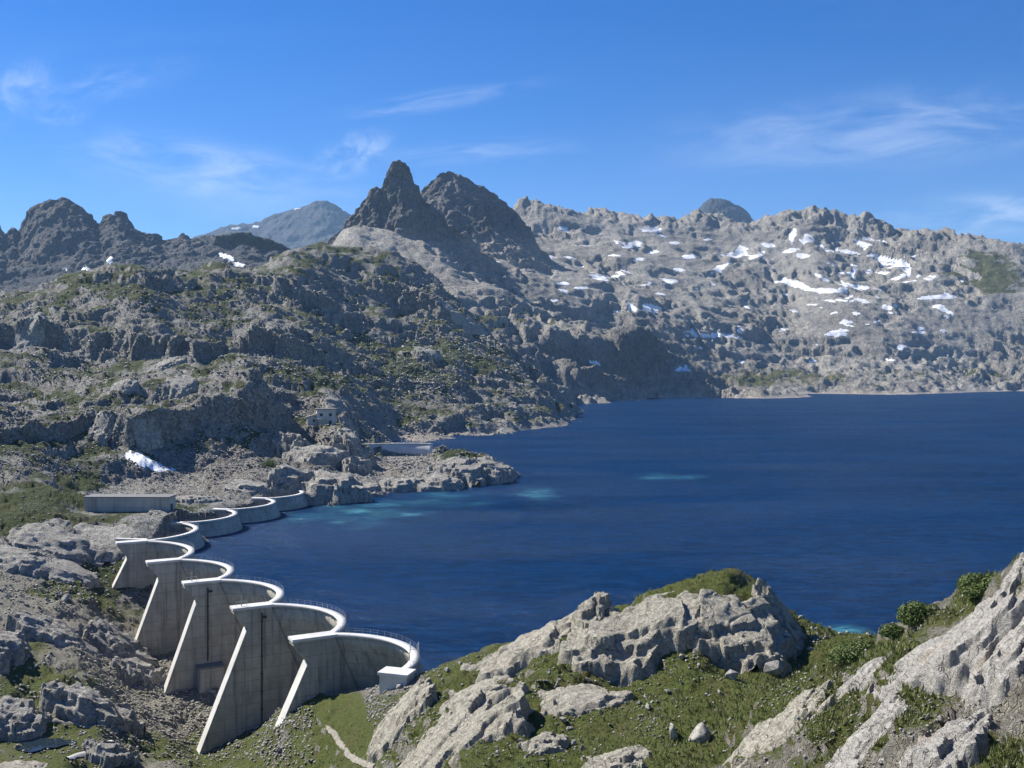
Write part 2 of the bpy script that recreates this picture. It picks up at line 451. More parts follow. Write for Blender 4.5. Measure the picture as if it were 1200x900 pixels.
def concrete_mat(name, c0, c1, streak=True, bump=0.02):
    m, nt, b = new_mat(name); nb = NB(nt)
    n1 = nb.noise(0.22, 5, 0.6); n2 = nb.noise(1.6, 6, 0.65)
    c = nb.mix(nb.rng(n1, 0.3, 0.7), c0, c1)
    if streak:
        st = nb.noise(1.0, 5, 0.65, nb.mapping((0.9, 0.9, 0.045)))
        c = nb.mix(nb.rng(st, 0.47, 0.70, 0, 0.75), c, tuple(x * 0.5 for x in c0))
        st2 = nb.noise(1.0, 4, 0.6, nb.mapping((1.3, 1.3, 0.09), loc=(7, 3, 1)))
        c = nb.mix(nb.rng(st2, 0.60, 0.72, 0, 0.6), c, tuple(min(1, x * 1.5) for x in c1))
        fz = nb.m('FRACT', nb.m('DIVIDE', nb.m('ADD', nb.sepz(), nb.m('MULTIPLY', n1, 0.2)), 2.6))
        ln = nb.rng(nb.m('ABSOLUTE', nb.m('SUBTRACT', fz, 0.5)), 0.455, 0.5)
        c = nb.mix(nb.m('MULTIPLY', ln, 0.55), c, tuple(x * 0.45 for x in c0))
    c = nb.mix(nb.rng(n2, 0.5, 0.8, 0, 0.3), c, tuple(x * 0.6 for x in c0))
    nt.links.new(c, b.inputs['Base Color'])
    nt.links.new(nb.bump(n2, bump), b.inputs['Normal'])
    return m


M['conc'] = concrete_mat('dam_concrete', (0.31, 0.285, 0.235), (0.43, 0.40, 0.335))
M['crest'] = concrete_mat('crest_concrete', (0.50, 0.49, 0.465), (0.63, 0.62, 0.595), False)
M['conc_d'] = concrete_mat('building_concrete', (0.34, 0.325, 0.29), (0.44, 0.42, 0.38))


def plain(name, col, rough=0.7, var=0.25, scale=3.0, metal=0.0):
    m, nt, b = new_mat(name); nb = NB(nt)
    n = nb.noise(scale, 5, 0.6)
    nt.links.new(nb.mix(nb.rng(n, 0.3, 0.75), tuple(x * (1 - var) for x in col), tuple(min(1, x * (1 + var)) for x in col)), b.inputs['Base Color'])
    b.inputs['Roughness'].default_value = rough; b.inputs['Metallic'].default_value = metal
    return m


M['metal'] = plain('galvanised_steel', (0.38, 0.38, 0.37), 0.55, 0.2, 2.0, 0.4)
M['pipe'] = plain('dark_pipe', (0.05, 0.048, 0.045), 0.6)
M['dark'] = plain('dark_opening', (0.018, 0.018, 0.02), 0.5)
M['roof'] = plain('roof_sheet', (0.18, 0.178, 0.17), 0.7, 0.3)
M['path'] = plain('trail_gravel', (0.25, 0.23, 0.19), 0.95, 0.3, 1.5)


def snow_mat():
    m, nt, b = new_mat('old_snow'); nb = NB(nt)
    n = nb.noise(0.12, 6, 0.6); n2 = nb.noise(0.9, 4, 0.6)
    c = nb.mix(nb.rng(n, 0.35, 0.75), (0.84, 0.85, 0.87), (0.68, 0.67, 0.66))
    nt.links.new(c, b.inputs['Base Color']); nt.links.new(nb.bump(n2, 0.5), b.inputs['Normal'])
    b.inputs['Roughness'].default_value = 0.7
    return m


M['snow'] = snow_mat()


def leaf_mat(name, a, c):
    m, nt, b = new_mat(name); nb = NB(nt)
    n = nb.noise(1.8, 4, 0.6); n2 = nb.noise(14, 2, 0.5)
    col = nb.mix(nb.rng(n, 0.3, 0.7), a, c); col = nb.mix(nb.rng(n2, 0.5, 0.8, 0, 0.4), col, tuple(x * 1.5 for x in c))
    nt.links.new(col, b.inputs['Base Color']); b.inputs['Roughness'].default_value = 0.6
    return m


M['leaf'] = leaf_mat('shrub_leaves', (0.060, 0.092, 0.020), (0.110, 0.150, 0.036))
M['tuft'] = leaf_mat('grass_tufts', (0.075, 0.105, 0.024), (0.185, 0.185, 0.06))
M['wood'] = plain('shrub_wood', (0.10, 0.075, 0.05), 0.9)

# ------------------------------------------------------------------ terrain: near hillside, dam valley and left hill
WZ = -2.0                                                    # lake level; the crest stands 5 m above it
def wy(py): return (CZ - WZ) * FP / (py - HY)                       # distance of the water surface seen at row py
def pz(Y, z): return HY + (CZ - z) * FP / Y                  # row at which height z shows at distance Y


# dam set-out (springing points of the arches on the crest, metres)
S = [(-19.5, 178.5), (-36.9, 203.2), (-55.8, 229.0), (-75.4, 255.5), (-94.4, 282.7), (-114.9, 313.4),
     (-115.5, 350.0), (-109.0, 383.0), (-102.5, 416.0), (-99.0, 449.0)]
FOOT = {1: (9.2, -11.4), 2: (15.2, -28.0), 3: (12.1, -22.8), 4: (11.5, -20.6), 5: (8.7, -10.0)}   # metres downstream, height
DDN = Vector((-0.88, -0.475, 0)).normalized()                # downstream direction of the near arches

ctl = [   # photo column, row, distance
    # foreground slope
    (1320, 960, 42), (1250, 960, 45), (1100, 960, 54), (950, 960, 72), (800, 960, 90), (650, 960, 100), (500, 960, 120), (350, 960, 155), (150, 960, 168), (-60, 960, 165),
    (1300, 900, 50), (1200, 900, 55), (1100, 900, 62), (1000, 900, 75), (900, 900, 90), (850, 900, 97), (750, 900, 106), (650, 900, 112), (550, 900, 120), (480, 900, 140),
    (400, 900, 162), (320, 900, 186), (220, 900, 200), (100, 900, 192), (0, 900, 188), (-100, 900, 184),
    (540, 815, 150), (490, 850, 148), (440, 850, 165), (700, 800, 140), (850, 800, 130), (950, 762, 148), (600, 795, 153), (860, 772, 144), (720, 850, 122), (815, 862, 110),
    (950, 850, 88), (900, 822, 108), (1000, 747, 164), (640, 770, 150), (750, 778, 146), (850, 775, 143), (930, 760, 150),
    (560, 762, 172), (640, 742, 166), (700, 716, 162), (760, 701, 160), (800, 690, 158), (850, 688, 155), (900, 706, 155), (940, 733, 160),
    (1050, 737, 118), (1100, 714, 102), (1150, 693, 93), (1200, 660, 87), (1260, 632, 83), (1320, 610, 80),
    (1060, 842, 72), (1150, 852, 66), (1030, 782, 86), (1150, 722, 87), (950, 792, 110), (1000, 820, 88), (1220, 800, 66), (1280, 760, 66),
    (487, 797, 177), (455, 801, 180), (420, 808, 189), (380, 822, 196), (333, 836, 200), (300, 852, 226), (262, 868, 224), (232, 882, 222),
    # dam toe and valley
    (194, 807, 250), (240, 800, 254), (156, 761, 278), (200, 762, 281), (133, 688, 309), (170, 690, 312), (150, 845, 224), (100, 830, 214), (150, 870, 208),
    (100, 765, 246), (0, 780, 222), (-100, 780, 220), (50, 720, 262), (0, 700, 268), (-100, 700, 262), (60, 642, 312), (0, 630, 312), (-100, 620, 318), (112, 655, 322), (100, 690, 296), (60, 690, 288), (112, 630, 335),
    (40, 876, 198), (0, 845, 205),
    # bank behind the far wing and around the service building
    (100, 604, 345), (160, 604, 346), (215, 600, 352), (0, 600, 340), (-100, 590, 345), (160, 622, 330), (225, 606, 358), (270, 588, 400), (310, 575, 430), (345, 566, 462), (365, 576, 452),
    (100, 585, 395), (200, 580, 400), (250, 560, 465), (180, 556, 470), (150, 535, 495), (170, 548, 478), (280, 535, 520), (320, 540, 520), (100, 545, 470),
    (0, 560, 390), (-100, 550, 395), (0, 520, 450), (60, 500, 500), (150, 482, 535), (220, 500, 548), (230, 452, 580), (300, 502, 560), (300, 442, 605), (330, 470, 660), (260, 432, 700),
    (0, 455, 600), (-100, 450, 600), (60, 470, 560), (120, 440, 640),
    # knoll with the hut, peninsula
    (380, 498, 640), (345, 502, 632), (410, 502, 645), (425, 520, 640), (370, 545, 560), (410, 545, 560), (400, 565, 495), (340, 530, 580), (440, 548, 575), (470, 543, 600), (480, 536, 640),
    (470, 552, 530), (540, 542, 545), (580, 546, 545), (520, 536, 590), (560, 538, 580), (505, 533, 630), (595, 549, 545),
    # hillside behind
    (450, 495, 850), (520, 492, 900), (600, 482, 1000), (640, 472, 1090), (655, 486, 1085), (420, 460, 850), (500, 445, 1000), (580, 432, 1150), (640, 457, 1230),
    (330, 425, 860), (400, 405, 1040), (500, 402, 1150), (560, 410, 1220), (330, 368, 1040), (420, 350, 1280), (480, 360, 1300), (270, 400, 950), (250, 360, 1060),
    (80, 425, 740), (0, 405, 850), (-100, 400, 850), (100, 412, 840), (200, 424, 820), (100, 356, 970), (180, 352, 990), (0, 365, 980), (-100, 362, 980),
]
crest_left = [(-120, 350, 1130), (0, 346, 1150), (30, 341, 1150), (67, 328, 1150), (93, 319, 1150), (133, 314, 1160), (167, 316, 1160), (200, 322, 1180), (217, 319, 1230), (247, 311, 1280), (287, 316, 1300), (307, 312, 1330),
              (320, 301, 1370), (350, 289, 1420), (380, 286, 1450), (407, 286, 1460), (440, 291, 1460), (463, 299, 1455), (487, 313, 1445), (507, 330, 1435), (533, 351, 1415), (553, 371, 1400), (587, 401, 1380), (620, 428, 1350), (650, 449, 1320)]
ctl += crest_left
ctl_z = [(px, Y * 1.28, CZ - (py - HY) * Y / FP - 75) for px, py, Y in crest_left[::2]]   # column, distance, height (hidden or submerged ground)
ctl_z += [(-120, 1760, 40), (150, 1760, 60), (400, 1760, 120), (560, 1760, 40), (700, 1760, -20)]
# water's edge (height 0) and lake bed
ctl_z += [(px, wy(py), WZ) for px, py in ((382, 588), (430, 581), (500, 575), (560, 567), (590, 560), (604, 552), (500, 519), (560, 512), (620, 503), (668, 495), (674, 486))]
ctl_z += [(px, Y, z) for px, Y, z in ((404, 240, -16), (330, 282, -16), (290, 325, -12), (310, 385, -8), (370, 430, -5), (450, 225, -9), (500, 196, -1), (540, 205, -6), (600, 208, -4), (700, 204, -4), (800, 204, -4), (900, 206, -4), (1000, 214, -3),
                                      (1100, 150, 17), (1100, 200, -3), (1200, 140, 20), (1200, 190, -4), (1300, 135, 20), (1300, 190, -4), (440, 400, -8), (500, 420, -10), (560, 420, -12), (620, 480, -12), (625, 560, -6), (640, 700, -12), (520, 300, -15), (700, 300, -15), (900, 300, -15), (1200, 300, -15),
                                      (600, 620, -4), (560, 680, -4), (530, 720, -3), (600, 800, -8), (660, 900, -12), (700, 1200, -12), (720, 1500, -14), (800, 700, -18), (1200, 700, -18), (1000, 1500, -20), (700, 1000, -14))]
pts = [(px / 100, 4 * math.log(Y / 100), py) for px, py, Y in ctl] + [(px / 100, 4 * math.log(Y / 100), pz(Y, z)) for px, Y, z in ctl_z]
ga = np.linspace(-130, 1330, 300); gY = np.exp(np.linspace(math.log(40), math.log(1750), 380))
G0 = tps(pts, ga / 100, 4 * np.log(gY / 100))
# rows follow the visible relief
vis = (ga > -20) & (ga < 1220)
# rock walls: (column, distance) of the foot, drop in metres
CLIFFS = [([(-110, 900), (20, 885), (100, 870), (180, 850), (235, 855), (265, 900)], 30, 60), ([(285, 925), (330, 915), (375, 945)], 30, 60),
          ([(112, 530), (150, 508), (220, 548), (300, 588), (322, 625)], 15, 30), ([(-110, 470), (0, 468), (60, 500), (105, 540)], 11, 30), ([(432, 1335), (480, 1325), (525, 1290)], 26, 70),
          ([(320, 1190), (390, 1180), (450, 1200)], 16, 60), ([(540, 955), (600, 1005), (645, 1060)], 13, 50), ([(-110, 690), (10, 690), (90, 650)], 14, 50), ([(560, 1270), (600, 1250), (640, 1230)], 22, 60),
          ([(120, 1080), (170, 1060), (215, 1100)], 18, 50)]


def cliffs(px, Y, warp=0.0):
    z = 0.0
    for line, H, Lc in CLIFFS:
        a = np.array(line, float); Yc = np.interp(px, a[:, 0], a[:, 1]) * (1 + warp)
        e = sstep(a[0, 0] - 22, a[0, 0] + 14, px) * (1 - sstep(a[-1, 0] - 14, a[-1, 0] + 22, px))
        wd = 0.010 * Yc
        z = z + H * e * (sstep(-wd, wd, Y - Yc) - sstep(-Lc, Lc * 1.6, Y - Yc))
    return z


Zc = CZ - (G0 - HY) * gY[:, None] / FP + cliffs(ga[None, :], gY[:, None])
dens = np.abs(np.diff(HY + (CZ - Zc) * FP / gY[:, None], axis=0)[:, vis]) * ((Zc[1:, vis] > -4) | ((ga[None, vis] < 380) & (gY[1:, None] < 330)))
dens = (np.sort(dens, axis=1)[:, -110:].mean(axis=1) + 0.5) * np.interp(gY[1:], (45, 140, 240, 320), (0.45, 0.6, 0.9, 1.25))
cum = np.r_[0, np.cumsum(dens)]
NR, NC = 900, 1000
Yr = np.interp(np.linspace(0, cum[-1], NR), cum, gY)
pxs = np.linspace(-110, 1310, NC)
PY = resample(G0, ga, gY, pxs, Yr)
Z = CZ - (PY - HY) * Yr[:, None] / FP
X = (pxs[None, :] - 600) / FP * Yr[:, None]
Yg = np.repeat(Yr[:, None], NC, 1)
P = np.stack([X, Yg, Z], 2).astype(f32)
sS = np.array([(60, 60), (0, 150)] + S + [(-90, 500), (-90, 640)])
xdam = np.interp(Yr, sS[:, 1], sS[:, 0])[:, None]
valid = ((Z > -7) | ((X < xdam + 3) & (Yg < 480))) & (X > -900)
valid &= ~((Yg > 232) & (pxs[None, :] > 715))
valid &= ~((Yg > 1500) & (pxs[None, :] > 660))
N0 = grid_normals(P)
vi = valid.ravel()
p = P.reshape(-1, 3)[vi].copy(); nv = N0.reshape(-1, 3)[vi]; yv = Yg.ravel()[vi].astype(f32); qx = np.repeat(pxs[None, :], NR, 0).ravel()[vi]
cell = (yv * 1.25 / FP).astype(f32)
far = sstep(240, 620, yv).astype(f32)                       # 0 in the foreground, 1 on the hill
shore = np.clip(np.abs(p[:, 2] - WZ) / 6, 0.35, 1).astype(f32)
sline = np.array(S)


def dist_poly(x, y, line):
    d = np.full(len(x), 1e9)
    for (x0, y0), (x1, y1) in zip(line[:-1], line[1:]):
        t = np.clip(((x - x0) * (x1 - x0) + (y - y0) * (y1 - y0)) / ((x1 - x0) ** 2 + (y1 - y0) ** 2), 0, 1)
        d = np.minimum(d, np.hypot(x - x0 - t * (x1 - x0), y - y0 - t * (y1 - y0)))
    return d


ddam = dist_poly(p[:, 0], p[:, 1], S)
calm = (0.45 + 0.55 * sstep(4, 30, ddam)).astype(f32)
# large rounded humps, then benches and cliffs, then blocks
crag = sstep(-0.15, 0.45, octaves(p, (150, 60, 25), (0.9, 0.6, 0.3), 7)).astype(f32)       # craggy bands between smoother scree and turf
lump = (octaves(p, (130, 62, 30), (10, 8, 4.5), 3, cell) + octaves(p, (44, 21), (3.5, 2.2), 13, cell, 'billow')) * far + (octaves(p, (26, 13), (1.5, 0.9), 21, cell) + octaves(p, (9, 4.5), (0.9, 0.5), 24, cell, 'billow')) * (1 - far)
p[:, 2] += lump * shore * calm
p[:, 2] += cliffs(qx, yv, octaves(p, (120, 50, 20, 8), (0.030, 0.022, 0.014, 0.007), 51)) * shore * (0.8 + 0.5 * octaves(p, (60, 25), (1, 0.6), 53))
for Sx, k, seed in ((24.0, 0.5, 41), (8.0, 0.5, 47)):
    st = (Sx * (0.16 + 0.84 * far)).astype(f32)
    h = p[:, 2] / st + octaves(p, (110, 50, 20, 9), (1.0, 0.7, 0.4, 0.2), seed, None) * (0.6 + 0.4 * far)
    fr = h - np.floor(h); step = sstep(0.60, 0.99, fr)
    p[:, 2] += (step - fr) * st * k * shore * calm * (0.10 + 0.9 * far) * (0.25 + 0.75 * crag)
Pf = P.copy().reshape(-1, 3); Pf[vi] = p; nv = grid_normals(Pf.reshape(NR, NC, 3)).reshape(-1, 3)[vi]
steep = 1 - nv[:, 2]
bl = (blocks(p, 13.0, 61, 4.2, 3.0, 2.0, 0.10, (1, 1, 0.5)) * (0.4 + 0.6 * crag) + blocks(p, 6.0, 64, 2.0, 1.6, 1.0, 0.10, (1, 1, 0.5))) * far * (0.08 + 0.92 * sstep(0.12, 0.5, steep))
bl += blocks(p, 4.2, 62, 1.9, 1.3, 0.7, 0.12) * (0.5 + 0.4 * far) * (0.3 + 0.7 * sstep(-0.1, 0.3, octaves(p, (40, 20), (1, 0.6), 70)))
bl += blocks(p, 1.5, 63, 0.42, 0.3, 0.2, 0.2) * (1 - 0.4 * far) * np.clip(1.5 / cell / 4, 0, 1) * (0.35 + 0.65 * sstep(0.0, 0.3, octaves(p, (14, 7), (1, 0.6), 75)))
det = octaves(p, (7, 3.5, 1.7, 0.8, 0.4), (1.3, 1.0, 0.5, 0.2, 0.09), 80, cell) * (0.35 + 0.65 * far)
p += nv * ((bl + det) * shore * (0.4 + 0.6 * calm))[:, None]


def flatten(p, x, y, rx, ry, ang, z, soft):
    ca, sa = math.cos(ang), math.sin(ang)
    u = (p[:, 0] - x) * ca + (p[:, 1] - y) * sa; v = -(p[:, 0] - x) * sa + (p[:, 1] - y) * ca
    d = np.maximum(np.abs(u) - rx, np.abs(v) - ry)
    w = 1 - sstep(0, soft, d)
    p[:, 2] = p[:, 2] * (1 - w) + z * w + w * 0.12 * (p[:, 2] - z)


BLD = (-137.0, 357.0, 6.0); HUT = (-119.0, 640.0, 21.5); WALL_L, WALL_R = (-97.0, 652.0), (-52.0, 655.0); POND = (-93.0, 199.0, -16.9)
flatten(p, BLD[0], BLD[1] - 2, 16, 7, 0.0, BLD[2], 7)
flatten(p, HUT[0], HUT[1], 9, 8, 0.0, HUT[2], 6)
flatten(p, POND[0] - 0.5, POND[1] - 4, 7.5, 7.5, 0.1, POND[2] - 0.45, 5)
flatten(p, (WALL_L[0] + WALL_R[0]) / 2, 640, 20, 8, 0.0, 0.8, 12)
cap = np.interp(p[:, 1], [q[1] for q in S], [1.0, -10, -24, -21, -19, -9, 0.5, 1.5, 2, 2]) + np.maximum(0, ddam - 7) * 0.7
side = np.interp(p[:, 1], sS[:, 1], sS[:, 0]); upst = (p[:, 0] > side - 3)
p[:, 2] = np.where((ddam < 26) & upst & (p[:, 1] > 184) & (p[:, 1] < 452), np.minimum(p[:, 2], np.where(p[:, 1] > 345, np.minimum(cap, -3.0), cap)), p[:, 2])
Pf[vi] = p; P = Pf.reshape(NR, NC, 3)
N1 = grid_normals(P)
hill = Patch('hill', pxs, Yr, P, valid)


def blobs(qx, qy, lst):
    w = np.zeros(qx.shape, f32)
    for cx, cy, rx, ry, a in lst: w += a * np.exp(-((qx - cx) / rx) ** 2 - ((qy - cy) / ry) ** 2)
    return w


def full(fn):   # evaluate a noise function on the valid points only
    o = np.zeros(NR * NC, f32); o[vi] = fn(P.reshape(-1, 3)[vi]); return o.reshape(NR, NC)


nzs = N1[..., 2]; far2 = sstep(240, 420, Yg)
for _ in range(2): nzs = (nzs + np.roll(nzs, 1, 0) + np.roll(nzs, -1, 0) + np.roll(nzs, 1, 1) + np.roll(nzs, -1, 1)) / 5
gn = full(lambda q: octaves(q, (40, 18, 8, 3.5), (0.5, 0.4, 0.35, 0.25), 90))
gw = 0.50 - 0.03 * far2 + blobs(hill.qx, hill.qy, ((800, 815, 230, 60, .6), (640, 880, 200, 40, .35), (960, 775, 110, 40, .45), (1000, 815, 75, 45, .6), (350, 862, 120, 34, .75), (60, 835, 90, 40, .22), (1160, 880, 70, 25, .3), (60, 670, 90, 22, .25),
                                          (90, 572, 70, 16, .4), (130, 330, 110, 18, .22), (400, 440, 110, 40, .12), (480, 420, 90, 40, .12), (530, 540, 60, 10, .25), (250, 330, 100, 30, .1), (1170, 700, 60, 20, .25)))
gw -= blobs(hill.qx, hill.qy, ((170, 800, 90, 60, .35), (250, 555, 110, 25, .4), (100, 740, 90, 40, .3), (430, 800, 40, 16, .4), (480, 470, 120, 14, .12), (1120, 790, 90, 45, .35), (520, 860, 60, 30, .2)))
grass = np.clip(gw + gn * 0.55, 0, 1.2) * sstep(0.45 + 0.12 * far2, 0.70 + 0.16 * far2, nzs) * sstep(2.5, 5.0, np.where(P[..., 1] > 230, np.abs(P[..., 2]), 9))
tone = np.clip(0.72 - 0.12 * sstep(240, 700, Yg) + 0.25 * full(lambda q: octaves(q, (60, 25, 10), (0.6, 0.5, 0.4), 95)), 0, 1)
tone += 0.15 * blobs(hill.qx, hill.qy, ((170, 800, 90, 60, 1), (560, 490, 120, 20, 1), (1100, 800, 120, 60, 1)))
pale = (1 - sstep(1.0, 3.0, P[..., 2] - WZ + 0.9 * gn)) * sstep(330, 420, Yg) 
dirt = np.clip(full(lambda q: octaves(q, (30, 12, 5), (0.8, 0.6, 0.4), 99)) * 1.2 + blobs(hill.qx, hill.qy, ((260, 552, 100, 16, 1.0), (250, 535, 80, 16, .5), (120, 730, 60, 60, .35), (480, 470, 150, 30, .3), (420, 420, 200, 50, .25))), 0, 1)
# two materials by distance: split into the slope round the dam and the hill behind it
SPL = int(np.searchsorted(Yr, 300))
o = grid_mesh('foreground_hillside', P[:SPL + 1], valid[:SPL + 1], {k: v[:SPL + 1] for k, v in dict(grass=grass, tone=tone, pale=pale, dirt=dirt).items()}, M['near'])
tag(o, 'grassy granite slope in the foreground running down to the dam valley', None, None, 'structure')
o = grid_mesh('lakeside_hill', P[SPL:], valid[SPL:], {k: v[SPL:] for k, v in dict(grass=grass, tone=tone, pale=pale, dirt=dirt).items()}, M['hill'])
tag(o, 'rugged rocky hill with shaded cliffs rising left of the lake', None, None, 'structure')


# ------------------------------------------------------------------ far basin
def far_patch(name, ctl, ctl_z, Yref, ka, px0, px1, Y0, Y1, NR, NC, disp, mat, tonebase, grassblobs, label, zmin=-9):
    pts = [(px / 100, ka * math.log(Y / Yref), py) for px, py, Y in ctl] + [(px / 100, ka * math.log(Y / Yref), pz(Y, z)) for px, Y, z in ctl_z]
    ga = np.linspace(px0, px1, 260); gY = np.linspace(Y0, Y1, 300)
    G = tps(pts, ga / 100, ka * np.log(gY / Yref))
    d = np.abs(np.diff(G, axis=0)); d = np.sort(d, axis=1)[:, -90:].mean(axis=1) + 0.25
    cum = np.r_[0, np.cumsum(d)]
    Yr = np.interp(np.linspace(0, cum[-1], NR), cum, gY); pxs = np.linspace(px0, px1, NC)
    PY = resample(G, ga, gY, pxs, Yr)
    Z = CZ - (PY - HY) * Yr[:, None] / FP; Yg = np.repeat(Yr[:, None], NC, 1); X = (pxs[None, :] - 600) / FP * Yg
    for line, H, Lc in (([(640, 1890), (680, 1950), (720, 2010), (770, 2085)], 46, 110), ([(560, 2150), (620, 2180), (680, 2240)], 30, 120)):
        a = np.array(line, float); Yc = np.interp(pxs, a[:, 0], a[:, 1])[None, :]; e = (sstep(a[0, 0] - 20, a[0, 0] + 15, pxs) * (1 - sstep(a[-1, 0] - 15, a[-1, 0] + 15, pxs)))[None, :]
        Z = Z + H * e * (sstep(-22, 22, Yg - Yc) - sstep(-Lc, Lc * 1.5, Yg - Yc)) * (Z > 3)
    Z = Z - (1 - sstep(px0, px0 + 95, pxs))[None, :] * 190 * (Z > 20)
    P = np.stack([X, Yg, Z], 2).astype(f32); valid = Z > zmin
    return finish(name, P, valid, pxs, Yr, disp, mat, tonebase, grassblobs, label)


def finish(name, P, valid, pxs, Yr, disp, mat, tonebase, grassblobs, label, apron=None):
    NR, NC = valid.shape
    vi = valid.ravel(); p = P.reshape(-1, 3)[vi].copy()
    nv = grid_normals(P).reshape(-1, 3)[vi]
    cell = (p[:, 1] * (pxs[1] - pxs[0]) / FP).astype(f32)
    p = disp(p, nv, cell)
    Pf = P.reshape(-1, 3).copy(); Pf[vi] = p; P = Pf.reshape(NR, NC, 3)
    pt = Patch(name, pxs, Yr, P, valid)
    N1 = grid_normals(P)[..., 2]

    def full(fn):
        o = np.zeros(NR * NC, f32); o[vi] = fn(p); return o.reshape(NR, NC)
    gn = full(lambda q: octaves(q, (220, 90, 40, 18), (0.5, 0.45, 0.4, 0.3), 190))
    grass = np.clip(0.06 + blobs(pt.qx, pt.qy, grassblobs) + gn * 0.5, 0, 1.2) * sstep(0.5, 0.8, N1) * sstep(5, 14, P[..., 2])
    tone = np.clip(tonebase - blobs(pt.qx, pt.qy, ((640, 420, 150, 45, .5), (740, 420, 60, 40, .45), (520, 350, 90, 50, .3), (900, 448, 160, 12, .3))) + 0.42 * full(lambda q: octaves(q, (300, 120, 50), (0.7, 0.6, 0.5), 195)), 0, 1)
    pale = (1 - sstep(1.2, 3.2, P[..., 2] - WZ + 2 * gn)) * (Yr[:, None] < 2800)
    dirt = np.clip(full(lambda q: octaves(q, (160, 60), (0.9, 0.6), 197)), 0, 1) * 0.6
    if apron: pale = sstep(apron[1], apron[0], P[..., 2] + 55 * gn) * 0.75
    o = grid_mesh(name, P, valid, dict(grass=grass, tone=tone, pale=pale, dirt=dirt), mat)
    tag(o, label, None, None, 'structure')
    return pt


crest_right = [(600, 262, 3500), (607, 246, 3550), (617, 238, 3600), (633, 243, 3600), (647, 245, 3600), (667, 259, 3620), (680, 260, 3640), (692, 250, 3650), (715, 252, 3650), (747, 253, 3650), (777, 257, 3660), (808, 252, 3680), (833, 247, 3700),
               (863, 265, 3700), (888, 260, 3690), (914, 252, 3680), (936, 249, 3670), (956, 244, 3660), (980, 247, 3640), (998, 251, 3620), (1013, 248, 3600), (1031, 258, 3580), (1064, 275, 3540), (1086, 270, 3500), (1112, 277, 3460), (1141, 286, 3420), (1167, 294, 3380), (1200, 298, 3340), (1260, 305, 3300), (1340, 312, 3260)]
def disp_far(p, nv, cell):
    cr = np.array(crest_right, float); qx = 600 + FP * p[:, 0] / p[:, 1]; yc = np.interp(qx, cr[:, 0], cr[:, 2]); edge = (np.exp(-((p[:, 1] - yc) / 90) ** 2) * sstep(585, 620, qx)).astype(f32)
    jag = octaves(p, (110, 52, 25, 12), (16, 13, 9, 5), 231, None, 'ridge', (1, 0.5, 0)) * edge + edge * 3
    sh = np.clip(np.abs(p[:, 2] - WZ) / 9, 0.3, 1).astype(f32)
    hi = sstep(30, 250, p[:, 2]).astype(f32)
    wx = octaves(p, (500, 220), (90, 50), 221); q = p.copy(); q[:, 0] += wx; q[:, 1] = q[:, 1] * 0.45 + q[:, 0] * 0.35      # ribs and gullies run down the slope
    p[:, 2] += (octaves(q, (560, 270), (34, 24), 203, cell) + octaves(q, (270, 110, 50), (13, 6, 3), 213, cell, 'ridge')) * sh * (0.4 + 0.6 * hi)
    crag = sstep(-0.2, 0.4, octaves(p, (330, 140, 60), (0.9, 0.6, 0.35), 207)).astype(f32)
    crag = np.maximum(crag, (1 - sstep(790, 830, qx)) * (1 - sstep(170, 260, p[:, 2])) * 0.9).astype(f32)
    for Sx, k, seed in ((80.0, 0.36, 241), (24.0, 0.36, 247)):
        h = p[:, 2] / Sx + octaves(q, (300, 130, 55, 25), (1.3, 0.9, 0.5, 0.25), seed) + p[:, 0] / 330
        fr = h - np.floor(h); p[:, 2] += (sstep(0.6, 0.97, fr) - fr) * Sx * k * sh * (0.15 + 0.85 * crag)
    low = (1 - sstep(45, 110, p[:, 2])) * sstep(1.0, 8.0, p[:, 2] - WZ)
    p[:, 2] += octaves(p, (120, 55, 26, 13), (10, 8, 5, 3), 225, cell, 'ridge').astype(f32) * low.astype(f32)
    p[:, 2] += jag
    p += nv * ((blocks(p, 48, 261, 4, 5, 3, 0.08, (1, 0.6, 0.4)) * crag * 0.8 + blocks(p, 17, 262, 3.2, 3.0, 1.6, 0.10, (1, 0.7, 0.6)) * (0.35 + 0.65 * crag)
                + octaves(p, (40, 20, 10, 5), (2.4, 2.2, 1.7, 1.0), 280, cell)) * sh)[:, None]
    return p


fc = [(330, 330, 2300), (380, 290, 2350), (400, 270, 2480), (430, 285, 2400), (470, 298, 2380), (520, 305, 2400), (580, 303, 2700), (530, 345, 2020), (480, 340, 2000), (600, 345, 2450), (600, 392, 1880), (650, 382, 2120), (650, 405, 1900), (700, 389, 2120), (740, 391, 2110), (753, 405, 2090),
      (660, 442, 1740), (720, 440, 1900), (690, 450, 1760), (780, 428, 2190), (805, 448, 2200), (620, 425, 1700), (570, 390, 1700), (520, 370, 1700),
      (830, 450, 2440), (870, 451, 2440), (930, 450, 2440), (980, 451, 2440), (1040, 450, 2430), (1085, 450, 2460), (1140, 449, 2600), (1200, 448, 2680), (1300, 447, 2700), (900, 432, 2600), (1000, 432, 2600), (1080, 445, 2530), (1130, 440, 2700), (840, 415, 2600),
      (800, 400, 2560), (800, 350, 2900), (800, 300, 3300), (870, 380, 2780), (870, 320, 3200), (950, 400, 2760), (950, 350, 3040), (950, 300, 3360), (1030, 400, 2780), (1030, 345, 3060), (1030, 300, 3320),
      (1100, 400, 2860), (1100, 350, 3060), (1100, 310, 3260), (1200, 420, 2820), (1200, 350, 3060), (1300, 420, 2850), (1300, 350, 3060), (700, 345, 2680), (740, 350, 2700), (650, 325, 2760), (700, 300, 3150), (650, 290, 3200), (740, 300, 3180), (740, 275, 3450), (650, 268, 3420), (880, 285, 3500), (980, 275, 3500)]
fc += crest_right
fz = [(px, Y + 330, CZ - (py - HY) * Y / FP - 190) for px, py, Y in crest_right[::3]]
